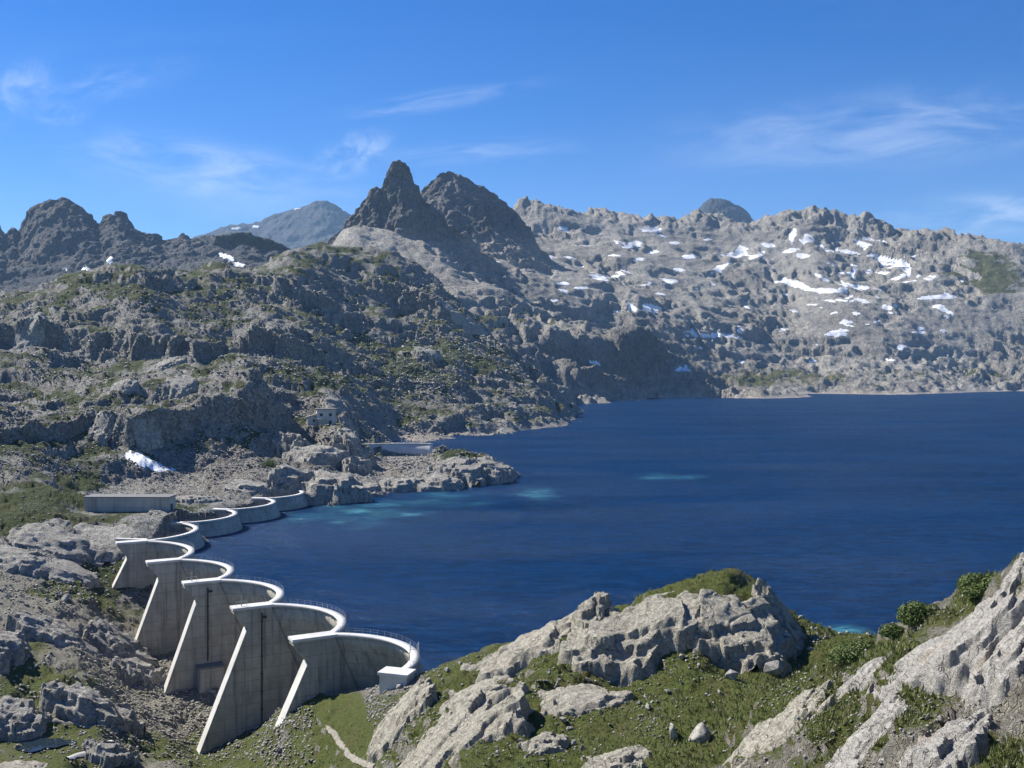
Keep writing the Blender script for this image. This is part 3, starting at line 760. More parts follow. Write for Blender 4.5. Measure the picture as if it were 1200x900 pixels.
fz += [(px, wy(py), WZ) for px, py in ((676, 478), (700, 473), (725, 470), (760, 467), (800, 463.5), (820, 461), (850, 461), (900, 461.5), (950, 461.5), (1000, 462), (1060, 462.5), (1100, 461), (1150, 459.3), (1200, 458.4), (1300, 457.5))]
fz += [(650, 1480, -6), (720, 1500, -15), (760, 1750, -15), (850, 1900, -15), (850, 2250, -8), (1000, 2100, -12), (1200, 2200, -12), (1340, 2200, -12), (1000, 2300, -6), (1000, 1500, -20), (1300, 1500, -20), (560, 1500, 30), (450, 1500, 90), (330, 1500, 80), (330, 3900, 250)]
far_patch('far_granite_slope', fc, fz, 2500, 14, 325, 1340, 1500, 4020, 440, 690, disp_far, M['far'], 0.72,
          ((1155, 315, 50, 28, .75), (1000, 443, 150, 14, .33), (880, 440, 90, 14, .28), (1150, 420, 80, 30, .35), (600, 370, 120, 35, .4), (750, 400, 60, 20, .4), (1190, 380, 40, 40, .2)),
          'pale granite basin slope with snow patches and a jagged ridge beyond the lake')


# ------------------------------------------------------------------ peaks (lofted from base, shoulder and crest lines)
def loft(name, curves, px0, px1, NC, rows, disp, mat, tonebase, gb, label, apron=None):
    """curves: list of [(px, py, Y)...] front to back"""
    pxs = np.linspace(px0, px1, NC)
    Yk, Zk = [], []
    for c in curves:
        a = np.array(c, float); py = np.interp(pxs, a[:, 0], a[:, 1]); Y = np.interp(pxs, a[:, 0], a[:, 2])
        Yk.append(Y); Zk.append(CZ - (py - HY) * Y / FP)
    Ys, Zs = [], []
    for i, n in enumerate(rows):
        t = np.linspace(0, 1, n, endpoint=(i == len(rows) - 1))[:, None]
        Ys.append(Yk[i] * (1 - t) + Yk[i + 1] * t); Zs.append(Zk[i] * (1 - t) + Zk[i + 1] * t)
    Yg = np.concatenate(Ys); Z = np.concatenate(Zs); X = (pxs[None, :] - 600) / FP * Yg
    P = np.stack([X, Yg, Z], 2).astype(f32)
    return finish(name, P, np.ones(Z.shape, bool), pxs, Yg[:, NC // 2], disp, mat, tonebase, gb, label, apron)


def lift(curve, Y, f, base):
    """a line part-way (f) between the base rows and a crest curve, at distance Y"""
    b = np.array(base, float)
    return [(px, np.interp(px, b[:, 0], b[:, 1]) * (1 - f) + py * f, Y) for px, py, _ in curve]


def disp_peak(a, lam):
    def fn(p, nv, cell):
        g = octaves(p, (lam, lam / 2, lam / 4, lam / 8), (a, a * 0.6, a * 0.36, a * 0.2), 301, cell, 'ridge', (1, 1, 0.35))
        b = blocks(p, lam * 0.35, 311, a * 0.7, a * 0.6, a * 0.3, 0.15, (1, 1, 0.4)) + blocks(p, lam * 0.13, 312, a * 0.3, a * 0.22, a * 0.15, 0.15, (1, 1, 0.5))
        d = (g + b)[:, None] * (nv * np.array([1, 1, 0.75], f32))
        d[:, 2] += octaves(p, (lam * 0.3, lam * 0.12), (a * 0.3, a * 0.18), 321, cell)
        return p + d
    return fn


pin = [(372, 310), (380, 292), (392, 275), (400, 267), (412, 253), (423, 238), (433, 226), (441, 218), (446, 222), (449, 210), (455, 198), (460, 190), (467, 187), (473, 191), (478, 196), (485, 212), (493, 225), (507, 240), (523, 260), (553, 284), (575, 300), (590, 318), (600, 330)]
pc = [(a, b, 2600) for a, b in pin]
pb = [(372, 312, 2400), (430, 312, 2400), (470, 316, 2400), (520, 322, 2410), (600, 340, 2440)]
loft('pinnacle_peak', [[(x, y + 25, 2330) for x, y, _ in pb], pb, lift(pc, 2500, 0.30, pb), lift(pc, 2565, 0.70, pb), pc, [(x, y + 18 + 0.5 * (300 - y), 2680) for x, y, _ in pc], [(x, 320, 2760) for x, _, _ in pc]],
     372, 600, 210, (10, 30, 38, 38, 20, 10), disp_peak(11, 90), M['peak'], 0.35, (), 'sharp dark rock pinnacle with a notch on its left shoulder', (345, 420))
sec = [(480, 262), (493, 228), (498, 220), (510, 205), (517, 201), (524, 200), (532, 204), (540, 207), (552, 213), (563, 217), (575, 225), (583, 230), (597, 242), (613, 258), (624, 272), (636, 292), (650, 312)]
sc_ = [(a, b, 3050) for a, b in sec]
sb = [(480, 305, 2750), (560, 308, 2760), (610, 312, 2780), (650, 325, 2800)]
loft('dark_summit', [[(x, y + 30, 2650) for x, y, _ in sb], sb, lift(sc_, 2880, 0.35, sb), lift(sc_, 2990, 0.75, sb), sc_, [(x, y + 40, 3180) for x, y, _ in sc_], [(x, 320, 3300) for x, _, _ in sc_]],
     480, 650, 160, (10, 28, 34, 34, 20, 10), disp_peak(12, 120), M['peak'], 0.42, (), 'broad dark rocky summit right of the sharp pinnacle', (400, 490))
lef = [(-130, 250), (-90, 238), (-50, 262), (-20, 245), (0, 261), (7, 275), (15, 267), (22, 276), (28, 261), (36, 248), (43, 240), (50, 235), (58, 232), (72, 232), (83, 235), (97, 244), (107, 253), (117, 266), (125, 255), (131, 251), (140, 249), (150, 254), (160, 267), (173, 276), (182, 278), (190, 282), (200, 279), (213, 275), (224, 279), (233, 278), (245, 277), (253, 276), (268, 275), (283, 272), (292, 275), (300, 277), (315, 281), (327, 285), (345, 296), (380, 305)]
lc = [(a, b, 3300 if a < 250 else 3150) for a, b in lef]
lb = [(-130, 345, 2600), (0, 350, 2600), (80, 338, 2650), (130, 322, 2700), (200, 318, 2700), (260, 312, 2700), (330, 318, 2650), (380, 322, 2600)]
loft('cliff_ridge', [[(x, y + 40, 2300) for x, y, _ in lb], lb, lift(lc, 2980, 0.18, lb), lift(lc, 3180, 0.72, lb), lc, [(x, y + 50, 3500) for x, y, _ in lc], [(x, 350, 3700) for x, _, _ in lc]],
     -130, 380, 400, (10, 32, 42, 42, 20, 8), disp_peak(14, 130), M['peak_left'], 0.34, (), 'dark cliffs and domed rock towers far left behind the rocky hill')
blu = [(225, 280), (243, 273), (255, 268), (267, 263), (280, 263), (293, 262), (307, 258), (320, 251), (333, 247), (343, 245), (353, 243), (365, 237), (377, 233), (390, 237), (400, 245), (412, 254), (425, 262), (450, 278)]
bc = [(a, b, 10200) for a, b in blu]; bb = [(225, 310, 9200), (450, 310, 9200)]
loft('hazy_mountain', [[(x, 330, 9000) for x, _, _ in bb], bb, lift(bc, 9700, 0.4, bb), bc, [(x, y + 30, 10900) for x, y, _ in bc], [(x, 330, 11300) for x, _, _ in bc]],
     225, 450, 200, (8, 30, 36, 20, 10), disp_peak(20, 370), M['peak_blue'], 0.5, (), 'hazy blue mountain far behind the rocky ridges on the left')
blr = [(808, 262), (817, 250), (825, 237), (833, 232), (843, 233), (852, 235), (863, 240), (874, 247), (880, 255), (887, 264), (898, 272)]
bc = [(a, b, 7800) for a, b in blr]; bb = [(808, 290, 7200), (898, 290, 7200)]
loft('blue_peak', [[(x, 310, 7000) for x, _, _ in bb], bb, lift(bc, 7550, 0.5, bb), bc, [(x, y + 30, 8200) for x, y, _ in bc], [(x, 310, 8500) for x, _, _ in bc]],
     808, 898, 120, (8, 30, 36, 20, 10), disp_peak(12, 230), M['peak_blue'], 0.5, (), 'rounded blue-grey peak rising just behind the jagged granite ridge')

# ------------------------------------------------------------------ lake
def arch_pts(i, n=14, off=0.0, z=0.0, lean=0.0):
    """points on arch i (1..9) from springing S[i-1] to S[i], bulging upstream by its rise"""
    A, B = Vector((*S[i - 1], 0)), Vector((*S[i], 0)); ch = B - A; c = ch.length
    rise = 8.6 if i <= 5 else 10.0
    up = Vector((ch.y, -ch.x, 0)).normalized()
    Rr = (c * c / 4 + rise * rise) / (2 * rise); C = (A + B) / 2 - up * (Rr - rise); th = math.asin(min(1, c / 2 / Rr))
    e = ch.normalized(); out = []
    for k in range(n + 1):
        a = -th + 2 * th * k / n
        out.append(C + (e * math.sin(a) + up * math.cos(a)) * (Rr + off) + up * lean + Vector((0, 0, z)))
    return out


def lake():
    poly = []
    for i in range(1, 10): poly += [(q.x, q.y) for q in arch_pts(i, 10, 0.0, 0.0, 2.0)][0 if i == 1 else 1:]
    poly += [(-96, 470), (-100, 560), (-104, 640), (-97, 652.5), (-52, 655.5), (-60, 700), (-180, 900), (-300, 1500), (-300, 2600), (600, 2900), (1700, 3000), (1700, 1500), (700, 900), (230, 420), (160, 190), (90, 172), (0, 172), (-12, 174)]
    bm = bmesh.new(); vs = [bm.verts.new((x, y, WZ)) for x, y in poly]
    es = [bm.edges.new((vs[i], vs[(i + 1) % len(vs)])) for i in range(len(vs))]
    bmesh.ops.triangle_fill(bm, edges=es, use_beauty=True)
    for f in bm.faces:
        if f.normal.z < 0: f.normal_flip()
    me = bpy.data.meshes.new('lake'); bm.to_mesh(me); bm.free()
    m, nt, b = new_mat('lake_water'); nb = NB(nt)
    base = nb.mix(nb.rng(nb.noise(0.006, 4, 0.55, nb.mapping((1, 2.2, 1))), 0.3, 0.7), (0.0006, 0.0115, 0.040), (0.0010, 0.019, 0.064))
    # shoals: shallow stony bottom, brighter where it lies just below the surface
    wob = nb.m('ADD', nb.m('MULTIPLY', nb.noise(0.05, 6, 0.68), 1.0), nb.m('MULTIPLY', nb.noise(0.25, 4, 0.6, nb.mapping((0.5, 1.6, 1))), 0.35)); acc = None
    for (X0, Y0, rx, ry, a) in SHOALS:
        mp = nb.mapping((1 / rx, 1 / ry, 0), loc=(-X0 / rx, -Y0 / ry, 0))
        n = nt.nodes.new('ShaderNodeVectorMath'); n.operation = 'LENGTH'; nt.links.new(mp, n.inputs[0])
        d = nb.m('ADD', n.outputs['Value'], nb.m('MULTIPLY', nb.m('SUBTRACT', wob, 0.675), 2.6))
        k = nb.m('MULTIPLY', nb.rng(d, -0.5, 1.15, 1.0, 0.0), min(1.0, a * 1.35))
        acc = k if acc is None else nb.m('MAXIMUM', acc, k)
    base = nb.mix(acc, base, (0.085, 0.29, 0.34))
    v = nb.mapping((0.55, 1.0, 1.0), rot=(0, 0, R(-18)))
    w1 = nb.noise(0.9, 5, 0.62, v); w2 = nb.noise(0.16, 3, 0.5, v); gust = nb.noise(0.012, 4, 0.6, nb.mapping((0.5, 1.6, 1)))
    w3 = nb.noise(0.33, 4, 0.6, nb.mapping((0.4, 1.15, 1.0), rot=(0, 0, R(-10))))
    h = nb.m('ADD', nb.m('MULTIPLY', w1, nb.rng(gust, 0.35, 0.65, 0.6, 1.15)), nb.m('ADD', nb.m('MULTIPLY', w2, 1.2), nb.m('MULTIPLY', w3, 2.2)))
    base = nb.mix(nb.m('MULTIPLY', nb.m('ADD', nb.m('MULTIPLY', nb.rng(w3, 0.43, 0.60), 0.65), nb.m('MULTIPLY', nb.rng(w1, 0.44, 0.58), 0.45)), 0.85), base, (0.0026, 0.029, 0.094))  # light and dark of the ripples painted into the water colour
    nrm = nb.bump(h, 1.3, 1.0)
    df = nt.nodes.new('ShaderNodeBsdfDiffuse'); gl = nt.nodes.new('ShaderNodeBsdfGlossy'); mx = nt.nodes.new('ShaderNodeMixShader'); fr = nt.nodes.new('ShaderNodeFresnel')
    nt.links.new(base, df.inputs['Color']); gl.inputs['Roughness'].default_value = 0.16; gl.inputs['Color'].default_value = (0.85, 0.93, 1.0, 1); fr.inputs['IOR'].default_value = 1.33
    nt.links.new(nrm, gl.inputs['Normal']); nt.links.new(nrm, fr.inputs['Normal'])
    nt.links.new(nb.m('MINIMUM', nb.m('MULTIPLY', fr.outputs[0], nb.rng(gust, 0.35, 0.7, 0.30, 0.70)), 0.30), mx.inputs[0])
    nt.links.new(df.outputs[0], mx.inputs[1]); nt.links.new(gl.outputs[0], mx.inputs[2])
    nt.links.new(mx.outputs[0], [n for n in nt.nodes if n.type == 'OUTPUT_MATERIAL'][0].inputs[0]); nt.nodes.remove(b)
    o = link('lake', me, m); tag(o, 'deep blue mountain reservoir behind the arched dam', None, None, 'structure')


def on_water(px, py): Y = wy(py); return ((px - 600) / FP * Y, Y)


SHOALS = []
for px, py, w, h, a in ((425, 602, 95, 17, .30), (365, 606, 40, 10, .3), (500, 588, 90, 10, .2), (628, 578, 28, 10, .55), (785, 559, 46, 5, .42), (480, 603, 18, 4, .5), (420, 600, 34, 8, .55), (395, 612, 30, 5, .4), (440, 592, 40, 5, .55), (400, 590, 30, 6, .5), (560, 590, 30, 6, .2), (985, 738, 30, 7, .55), (520, 580, 50, 6, .25)):
    x, y = on_water(px, py); SHOALS.append((x, y, w * y / FP, (wy(py - h) - wy(py + h)) / 2, a))
lake()

# ------------------------------------------------------------------ dam
CREST = 3.0; LEAN = 0.40


def shell_mesh(name, rows_out, rows_in):
    """closed shell between two lists of point rows (top to bottom)"""
    A = np.array([[tuple(v) for v in r] for r in rows_out], f32); B = np.array([[tuple(v) for v in r] for r in rows_in], f32)
    r, c = A.shape[:2]; V = np.concatenate([A.reshape(-1, 3), B.reshape(-1, 3)]); I = np.arange(r * c).reshape(r, c); J = I + r * c
    F = []
    for i in range(r - 1):
        for k in range(c - 1):
            F.append((I[i, k], I[i, k + 1], I[i + 1, k + 1], I[i + 1, k])); F.append((J[i, k], J[i + 1, k], J[i + 1, k + 1], J[i, k + 1]))
        F.append((I[i, 0], I[i + 1, 0], J[i + 1, 0], J[i, 0])); F.append((I[i, -1], J[i, -1], J[i + 1, -1], I[i + 1, -1]))
    for k in range(c - 1):
        F.append((I[0, k], J[0, k], J[0, k + 1], I[0, k + 1])); F.append((I[-1, k], I[-1, k + 1], J[-1, k + 1], J[-1, k]))
    me = mesh_np(name, V, F); bm = bmesh.new(); bm.from_mesh(me); bmesh.ops.recalc_face_normals(bm, faces=bm.faces[:]); bm.to_mesh(me); bm.free()
    return me


def prism(bm, poly, org, d, th):
    """poly: (t, z) outline in the vertical plane through org along d, extruded +-th/2"""
    n = Vector((-d.y, d.x, 0)); a, b = [], []
    for t, z in poly:
        q = Vector((org[0], org[1], 0)) + d * t + Vector((0, 0, z)); a.append(bm.verts.new(q + n * th / 2)); b.append(bm.verts.new(q - n * th / 2))
    k = len(poly)
    for i in range(k): bm.faces.new((a[i], a[(i + 1) % k], b[(i + 1) % k], b[i]))
    bm.faces.new(a); bm.faces.new(b[::-1])


def build_dam():
    dam = empty('multiple_arch_dam', (-56, 229, -28))
    inv = Matrix.Translation((56, -229, 28))

    def part(name, me, mat, parent=dam):
        me.transform(inv); return link(name, me, mat, parent)
    for i in range(1, 10):
        H = (14, 34, 38, 32, 26, 20, 14, 12, 10)[i - 1]; nz = 9; ro, ri = [], []
        for k in range(nz):
            d = H * k / (nz - 1); t = 1.5 + 0.035 * d
            ro.append(arch_pts(i, 26, t / 2, CREST - d, LEAN * d)); ri.append(arch_pts(i, 26, -t / 2, CREST - d, LEAN * d))
        me = shell_mesh('arch', ro, ri)
        for pl in me.polygons: pl.use_smooth = abs(pl.normal.z) < 0.9 and pl.area > 0
        ar = part('arch', me, M['conc'])
        top = part('crest_walkway', shell_mesh('crest_walkway', [arch_pts(i, 30, 0.85, CREST + z) for z in (0.42, 0.004)], [arch_pts(i, 30, -0.9, CREST + z) for z in (0.42, 0.004)]), M['crest'], ar)
        bm = bmesh.new(); rl = arch_pts(i, 22, 0.74, CREST + 0.42)
        for k, q in enumerate(rl):
            if 0 < k < 22: bar(bm, q, q + Vector((0, 0, 1.05)), 0.035, 4)
        for k in range(1, 21):
            for hh in (0.55, 1.03): bar(bm, rl[k] + Vector((0, 0, hh)), rl[k + 1] + Vector((0, 0, hh)), 0.016, 4)
        part('railing', mesh_bm('railing', bm), M['metal'], ar)
    for k in range(1, 10):
        if k <= 5: d = DDN; tf, zf = FOOT[k]
        else:
            ch = Vector((S[min(k + 1, 9)][0] - S[k - 1][0], S[min(k + 1, 9)][1] - S[k - 1][1], 0)).normalized(); d = Vector((-ch.y, ch.x, 0)); tf, zf = 4.5, -4.0
        zb = zf - 7; sl = (tf - 4.6) / (-1.6 - zf); tb = tf + sl * 7
        ov = 7.8 if k <= 5 else 5.0
        poly = [(-0.6, CREST - 0.02), (ov, CREST - 0.02), (ov, CREST - 0.75), (4.6, -1.6), (tb, zb), (-LEAN * (CREST - zb) - 1.2, zb)]
        bm = bmesh.new(); prism(bm, poly, S[k], d, 3.0)
        b = part('buttress', mesh_bm('buttress', bm), M['conc'])
        bm = bmesh.new(); prism(bm, [(-1.2, CREST + 0.004), (ov + 0.25, CREST + 0.004), (ov + 0.25, CREST + 0.55), (-1.2, CREST + 0.55)], S[k], d, 3.3)
        part('buttress_cap', mesh_bm('buttress_cap', bm), M['crest'], b)
        if k <= 5:   # pale strip on the sloping back edge, its sunlit brightness put into colour
            bm = bmesh.new(); n = Vector((sl, 1)).normalized()
            prism(bm, [(4.6 + 0.10, -1.62), (4.6 + 0.34, -1.50), (tb + 0.34, zb), (tb + 0.10, zb)], S[k], d, 3.06)
            part('sloping_edge', mesh_bm('sloping_edge', bm), M['crest_w'], b)
        if k in (2, 3):   # drain pipe down the near face, lamp post on the cap
            nrm = Vector((-d.y, d.x, 0)); nrm = nrm if nrm.y < 0 else -nrm
            o0 = Vector((*S[k], 0)) + d * (1.6 if k == 2 else 2.2) + nrm * 1.67
            bm = bmesh.new(); bar(bm, o0 + Vector((0, 0, 1.9)), o0 + Vector((0, 0, -27 if k == 2 else -16.5)), 0.17, 8)
            for zz in range(-24 if k == 2 else -15, 2, 4): bx(bm, o0.x - 0.24, o0.x + 0.24, o0.y - 0.1, o0.y + 0.24, zz, zz + 0.25)
            p_ = part('drain_pipe', mesh_bm('drain_pipe', bm), M['pipe'], b)
            bm = bmesh.new(); o1 = o0 - d * 0.5; bx(bm, -0.55, 0.55, -0.3, 0.3, -0.25, 0.25, Matrix.Translation(o1 + Vector((0, 0, 0.9))) @ Matrix.Rotation(math.atan2(d.y, d.x), 4, 'Z'))
            part('valve_box', mesh_bm('valve_box', bm), M['pipe'], b)
            bm = bmesh.new(); c0 = Vector((*S[k], CREST + 0.55)) + d * 5.8
            bar(bm, c0, c0 + Vector((0, 0, 2.3)), 0.13, 6)
            for e in (-1.2, 1.2): bar(bm, c0 + d * e, c0 + d * e + Vector((0, 0, 1.1)), 0.06, 5)
            bar(bm, c0 - d * 1.2 + Vector((0, 0, 1.05)), c0 + d * 1.2 + Vector((0, 0, 1.05)), 0.05, 5)
            part('mast', mesh_bm('mast', bm), M['metal'], b)
    # abutment platform at the near end, with the hooped ladder
    bm = bmesh.new(); Mx = Matrix.Translation((S[0][0] - 0.9, S[0][1] - 0.6, 0)) @ Matrix.Rotation(R(-18), 4, 'Z')
    bx(bm, -2.6, 2.6, -1.6, 1.6, -6, CREST + 0.05, Mx); ab = part('abutment', mesh_bm('abutment', bm), M['crest_w'])
    bm = bmesh.new(); bx(bm, -2.9, 2.9, -1.9, 1.9, CREST + 0.054, CREST + 0.55, Mx); part('platform', mesh_bm('platform', bm), M['crest'], ab)
    bm = bmesh.new(); q = arch_pts(1, 30, 0, CREST + 0.42); a, c = q[5], q[9]; dd = (c - a).normalized(); nn = Vector((-dd.y, dd.x, 0))
    for e in (-0.75, 0.75):
        pts = [a + nn * e, a + nn * e + Vector((0, 0, 2.1)), a.lerp(c, 0.5) + nn * e + Vector((0, 0, 2.7)), c + nn * e + Vector((0, 0, 2.1)), c + nn * e]
        for u, v in zip(pts[:-1], pts[1:]): bar(bm, u, v, 0.06, 5)
    bar(bm, a + Vector((0, 0, 2.1)) - nn * 0.75, a + Vector((0, 0, 2.1)) + nn * 0.75, 0.05, 5)
    part('gate_frame', mesh_bm('gate_frame', bm), M['metal'], ab)
    # low branch wall turning off at the bend
    bm = bmesh.new(); prism(bm, [(-0.5, CREST - 2.2), (9.0, CREST - 2.2), (9.0, CREST - 0.02), (-0.5, CREST - 0.02)], (S[5][0] - 0.8, S[5][1] + 3.0), Vector((-0.99, 0.12, 0)).normalized(), 1.2)
    bw = part('branch_wall', mesh_bm('branch_wall', bm), M['conc'])
    bm = bmesh.new(); prism(bm, [(-0.6, CREST + 0.004), (9.2, CREST + 0.004), (9.2, CREST + 0.45), (-0.6, CREST + 0.45)], (S[5][0] - 0.8, S[5][1] + 3.0), Vector((-0.99, 0.12, 0)).normalized(), 1.7)
    part('wall_coping', mesh_bm('wall_coping', bm), M['crest'], bw)
    # valve house between the second and third buttress
    bm = bmesh.new(); o0 = Vector((*S[3], 0)) + DDN * 2.0; nrm = Vector((-DDN.y, DDN.x, 0)); nrm = nrm if nrm.y < 0 else -nrm
    Mx = Matrix.Translation(o0 + nrm * 3.2) @ Matrix.Rotation(math.atan2(DDN.y, DDN.x), 4, 'Z')
    bx(bm, -2.9, 2.9, -2.0, 2.0, -26, -17.6, Mx); vh = part('valve_house', mesh_bm('valve_house', bm), M['conc_d'])
    bm = bmesh.new(); bx(bm, -3.2, 3.2, -2.3, 2.3, -17.596, -17.1, Mx); part('roof_slab', mesh_bm('roof_slab', bm), M['roof'], vh)
    tag(dam, 'grey concrete multiple-arch dam with scalloped white crest and sloping buttresses', 'dam')


M['crest_w'] = concrete_mat('weathered_and_sunlit_concrete', (0.46, 0.45, 0.41), (0.60, 0.58, 0.53), False)  # pale concrete, also the sunlight painted on the buttress edges
build_dam()


# second, curved wall dam beyond the knoll
def saddle_dam():
    o = empty('saddle_dam', (-75, 655, 0.5))
    A, B = Vector((*WALL_L, 0)), Vector((*WALL_R, 0)); n = 20; row = []
    for k in range(n + 1):
        t = k / n; row.append(A.lerp(B, t) + Vector((0, 9 * 4 * t * (1 - t) * 0.6 + t * 3, 0)))
    sh = Vector((0, 1, 0))
    inv = Matrix.Translation((75, -655, -0.5))
    me = shell_mesh('wall', [[q - sh * (0.7 + 0.1 * (7.6 - z)) + Vector((0, 0, z)) for q in row] for z in (7.6, -3)], [[q + sh * 0.7 + Vector((0, 0, z)) for q in row] for z in (7.6, -3)])
    me.transform(inv); w = link('wall', me, M['crest'], o)  # paler concrete stands in for sunlight on this face
    me = shell_mesh('coping', [[q - sh * 1.0 + Vector((0, 0, z)) for q in row] for z in (8.1, 7.604)], [[q + sh * 1.0 + Vector((0, 0, z)) for q in row] for z in (8.1, 7.604)])
    me.transform(inv); link('coping', me, M['crest'], w)
    tag(o, 'low curved concrete wall closing the gap between the hut knoll and peninsula', 'dam wall')


saddle_dam()


def long_building():
    o = empty('service_building', BLD, R(-1.5))
    bm = bmesh.new(); bx(bm, -15.0, 15.0, 0, 7.5, -2.5, 5.1); w = link('wall', mesh_bm('wall', bm), M['conc_d'], o)
    bm = bmesh.new(); bx(bm, -15.35, 15.35, -0.35, 7.9, 5.104, 5.5); link('roof', mesh_bm('roof', bm), M['roof'], o)
    bm = bmesh.new(); bx(bm, -15.1, 15.1, -0.14, 0.02, -2.5, 0.35); link('plinth', mesh_bm('plinth', bm), M['conc'], o)
    for k in range(9):
        bm = bmesh.new(); x = -13.4 + k * 3.35; bx(bm, x - 0.14, x + 0.14, -0.09, 0.02, 0.36, 5.0); link('pilaster', mesh_bm('pilaster', bm), M['conc_d'], w)
    bm = bmesh.new(); bx(bm, 15.003, 15.06, 2.4, 4.6, 0.0, 2.6); link('door', mesh_bm('door', bm), M['dark'], o)
    tag(o, 'long low flat-roofed grey concrete building beside the dam', 'building')


def hut():
    o = empty('keeper_hut', HUT, R(14))
    bm = bmesh.new(); bx(bm, -4.0, 5.0, -1.0, 6.0, -1.5, 8.6); w = link('wall', mesh_bm('wall', bm), M['crest_w'], o)
    bm = bmesh.new(); bx(bm, -4.5, 5.5, -1.6, 6.6, 8.604, 9.1); link('roof', mesh_bm('roof', bm), M['roof'], o)
    bm = bmesh.new(); bx(bm, -8.6, -4.003, -0.4, 5.0, -1.5, 4.4); an = link('annex', mesh_bm('annex', bm), M['crest_w'], o)
    bm = bmesh.new(); vs = [bm.verts.new(v) for v in ((-9.4, -1.2, 4.0), (-3.99, -1.2, 5.9), (-3.99, 5.6, 5.9), (-9.4, 5.6, 4.0), (-9.4, -1.2, 4.3), (-3.99, -1.2, 6.25), (-3.99, 5.6, 6.25), (-9.4, 5.6, 4.3))]
    for q in ((0, 1, 2, 3), (4, 5, 6, 7), (0, 1, 5, 4), (1, 2, 6, 5), (2, 3, 7, 6), (3, 0, 4, 7)): bm.faces.new([vs[i] for i in q])
    link('annex_roof', mesh_bm('annex_roof', bm), M['roof'], an)
    bm = bmesh.new(); bx(bm, -3.6, 0.4, -3.6, -1.003, -1.5, 3.2); po = link('porch', mesh_bm('porch', bm), M['conc_d'], o)
    bm = bmesh.new(); bx(bm, -4.0, 0.8, -4.1, -1.004, 3.204, 3.55); link('porch_roof', mesh_bm('porch_roof', bm), M['crest_w'], po)
    for x0, x1, z0, z1, y in ((1.8, 3.2, 4.8, 6.4, -1.0), (-2.6, -1.2, 4.8, 6.4, -1.0), (-5.9, -4.9, 1.6, 2.9, -0.4), (1.8, 3.0, 0.0, 2.2, -1.0)):
        bm = bmesh.new(); bx(bm, x0 - 0.12, x1 + 0.12, y - 0.06, y + 0.02, z0 - 0.12, z1 + 0.12); f = link('window' if z0 > 0.1 else 'door', mesh_bm('window', bm), M['conc_d'], w)
        bm = bmesh.new(); bx(bm, x0, x1, y - 0.1, y - 0.06 - 0.004, z0, z1); link('pane', mesh_bm('pane', bm), M['dark'], f)
    o.scale = (1.3, 1.2, 1.1)
    tag(o, 'small two-storey stone hut with lean-to annex on the rocky knoll', 'hut')


long_building(); hut()

# ------------------------------------------------------------------ rock outcrops, boulders and rubble
rng = random.Random(5)


def ground(X, Y):
    """terrain height at many points"""
    c = np.clip(np.interp(600 + FP * X / Y, hill.px, np.arange(NC)), 0, NC - 1.01); r = np.clip(np.interp(Y, hill.Y, np.arange(NR)), 0, NR - 1.01)
    c0, r0 = c.astype(int), r.astype(int); fc_, fr_ = c - c0, r - r0; z = hill.P[..., 2]
    return (z[r0, c0] * (1 - fc_) + z[r0, c0 + 1] * fc_) * (1 - fr_) + (z[r0 + 1, c0] * (1 - fc_) + z[r0 + 1, c0 + 1] * fc_) * fr_


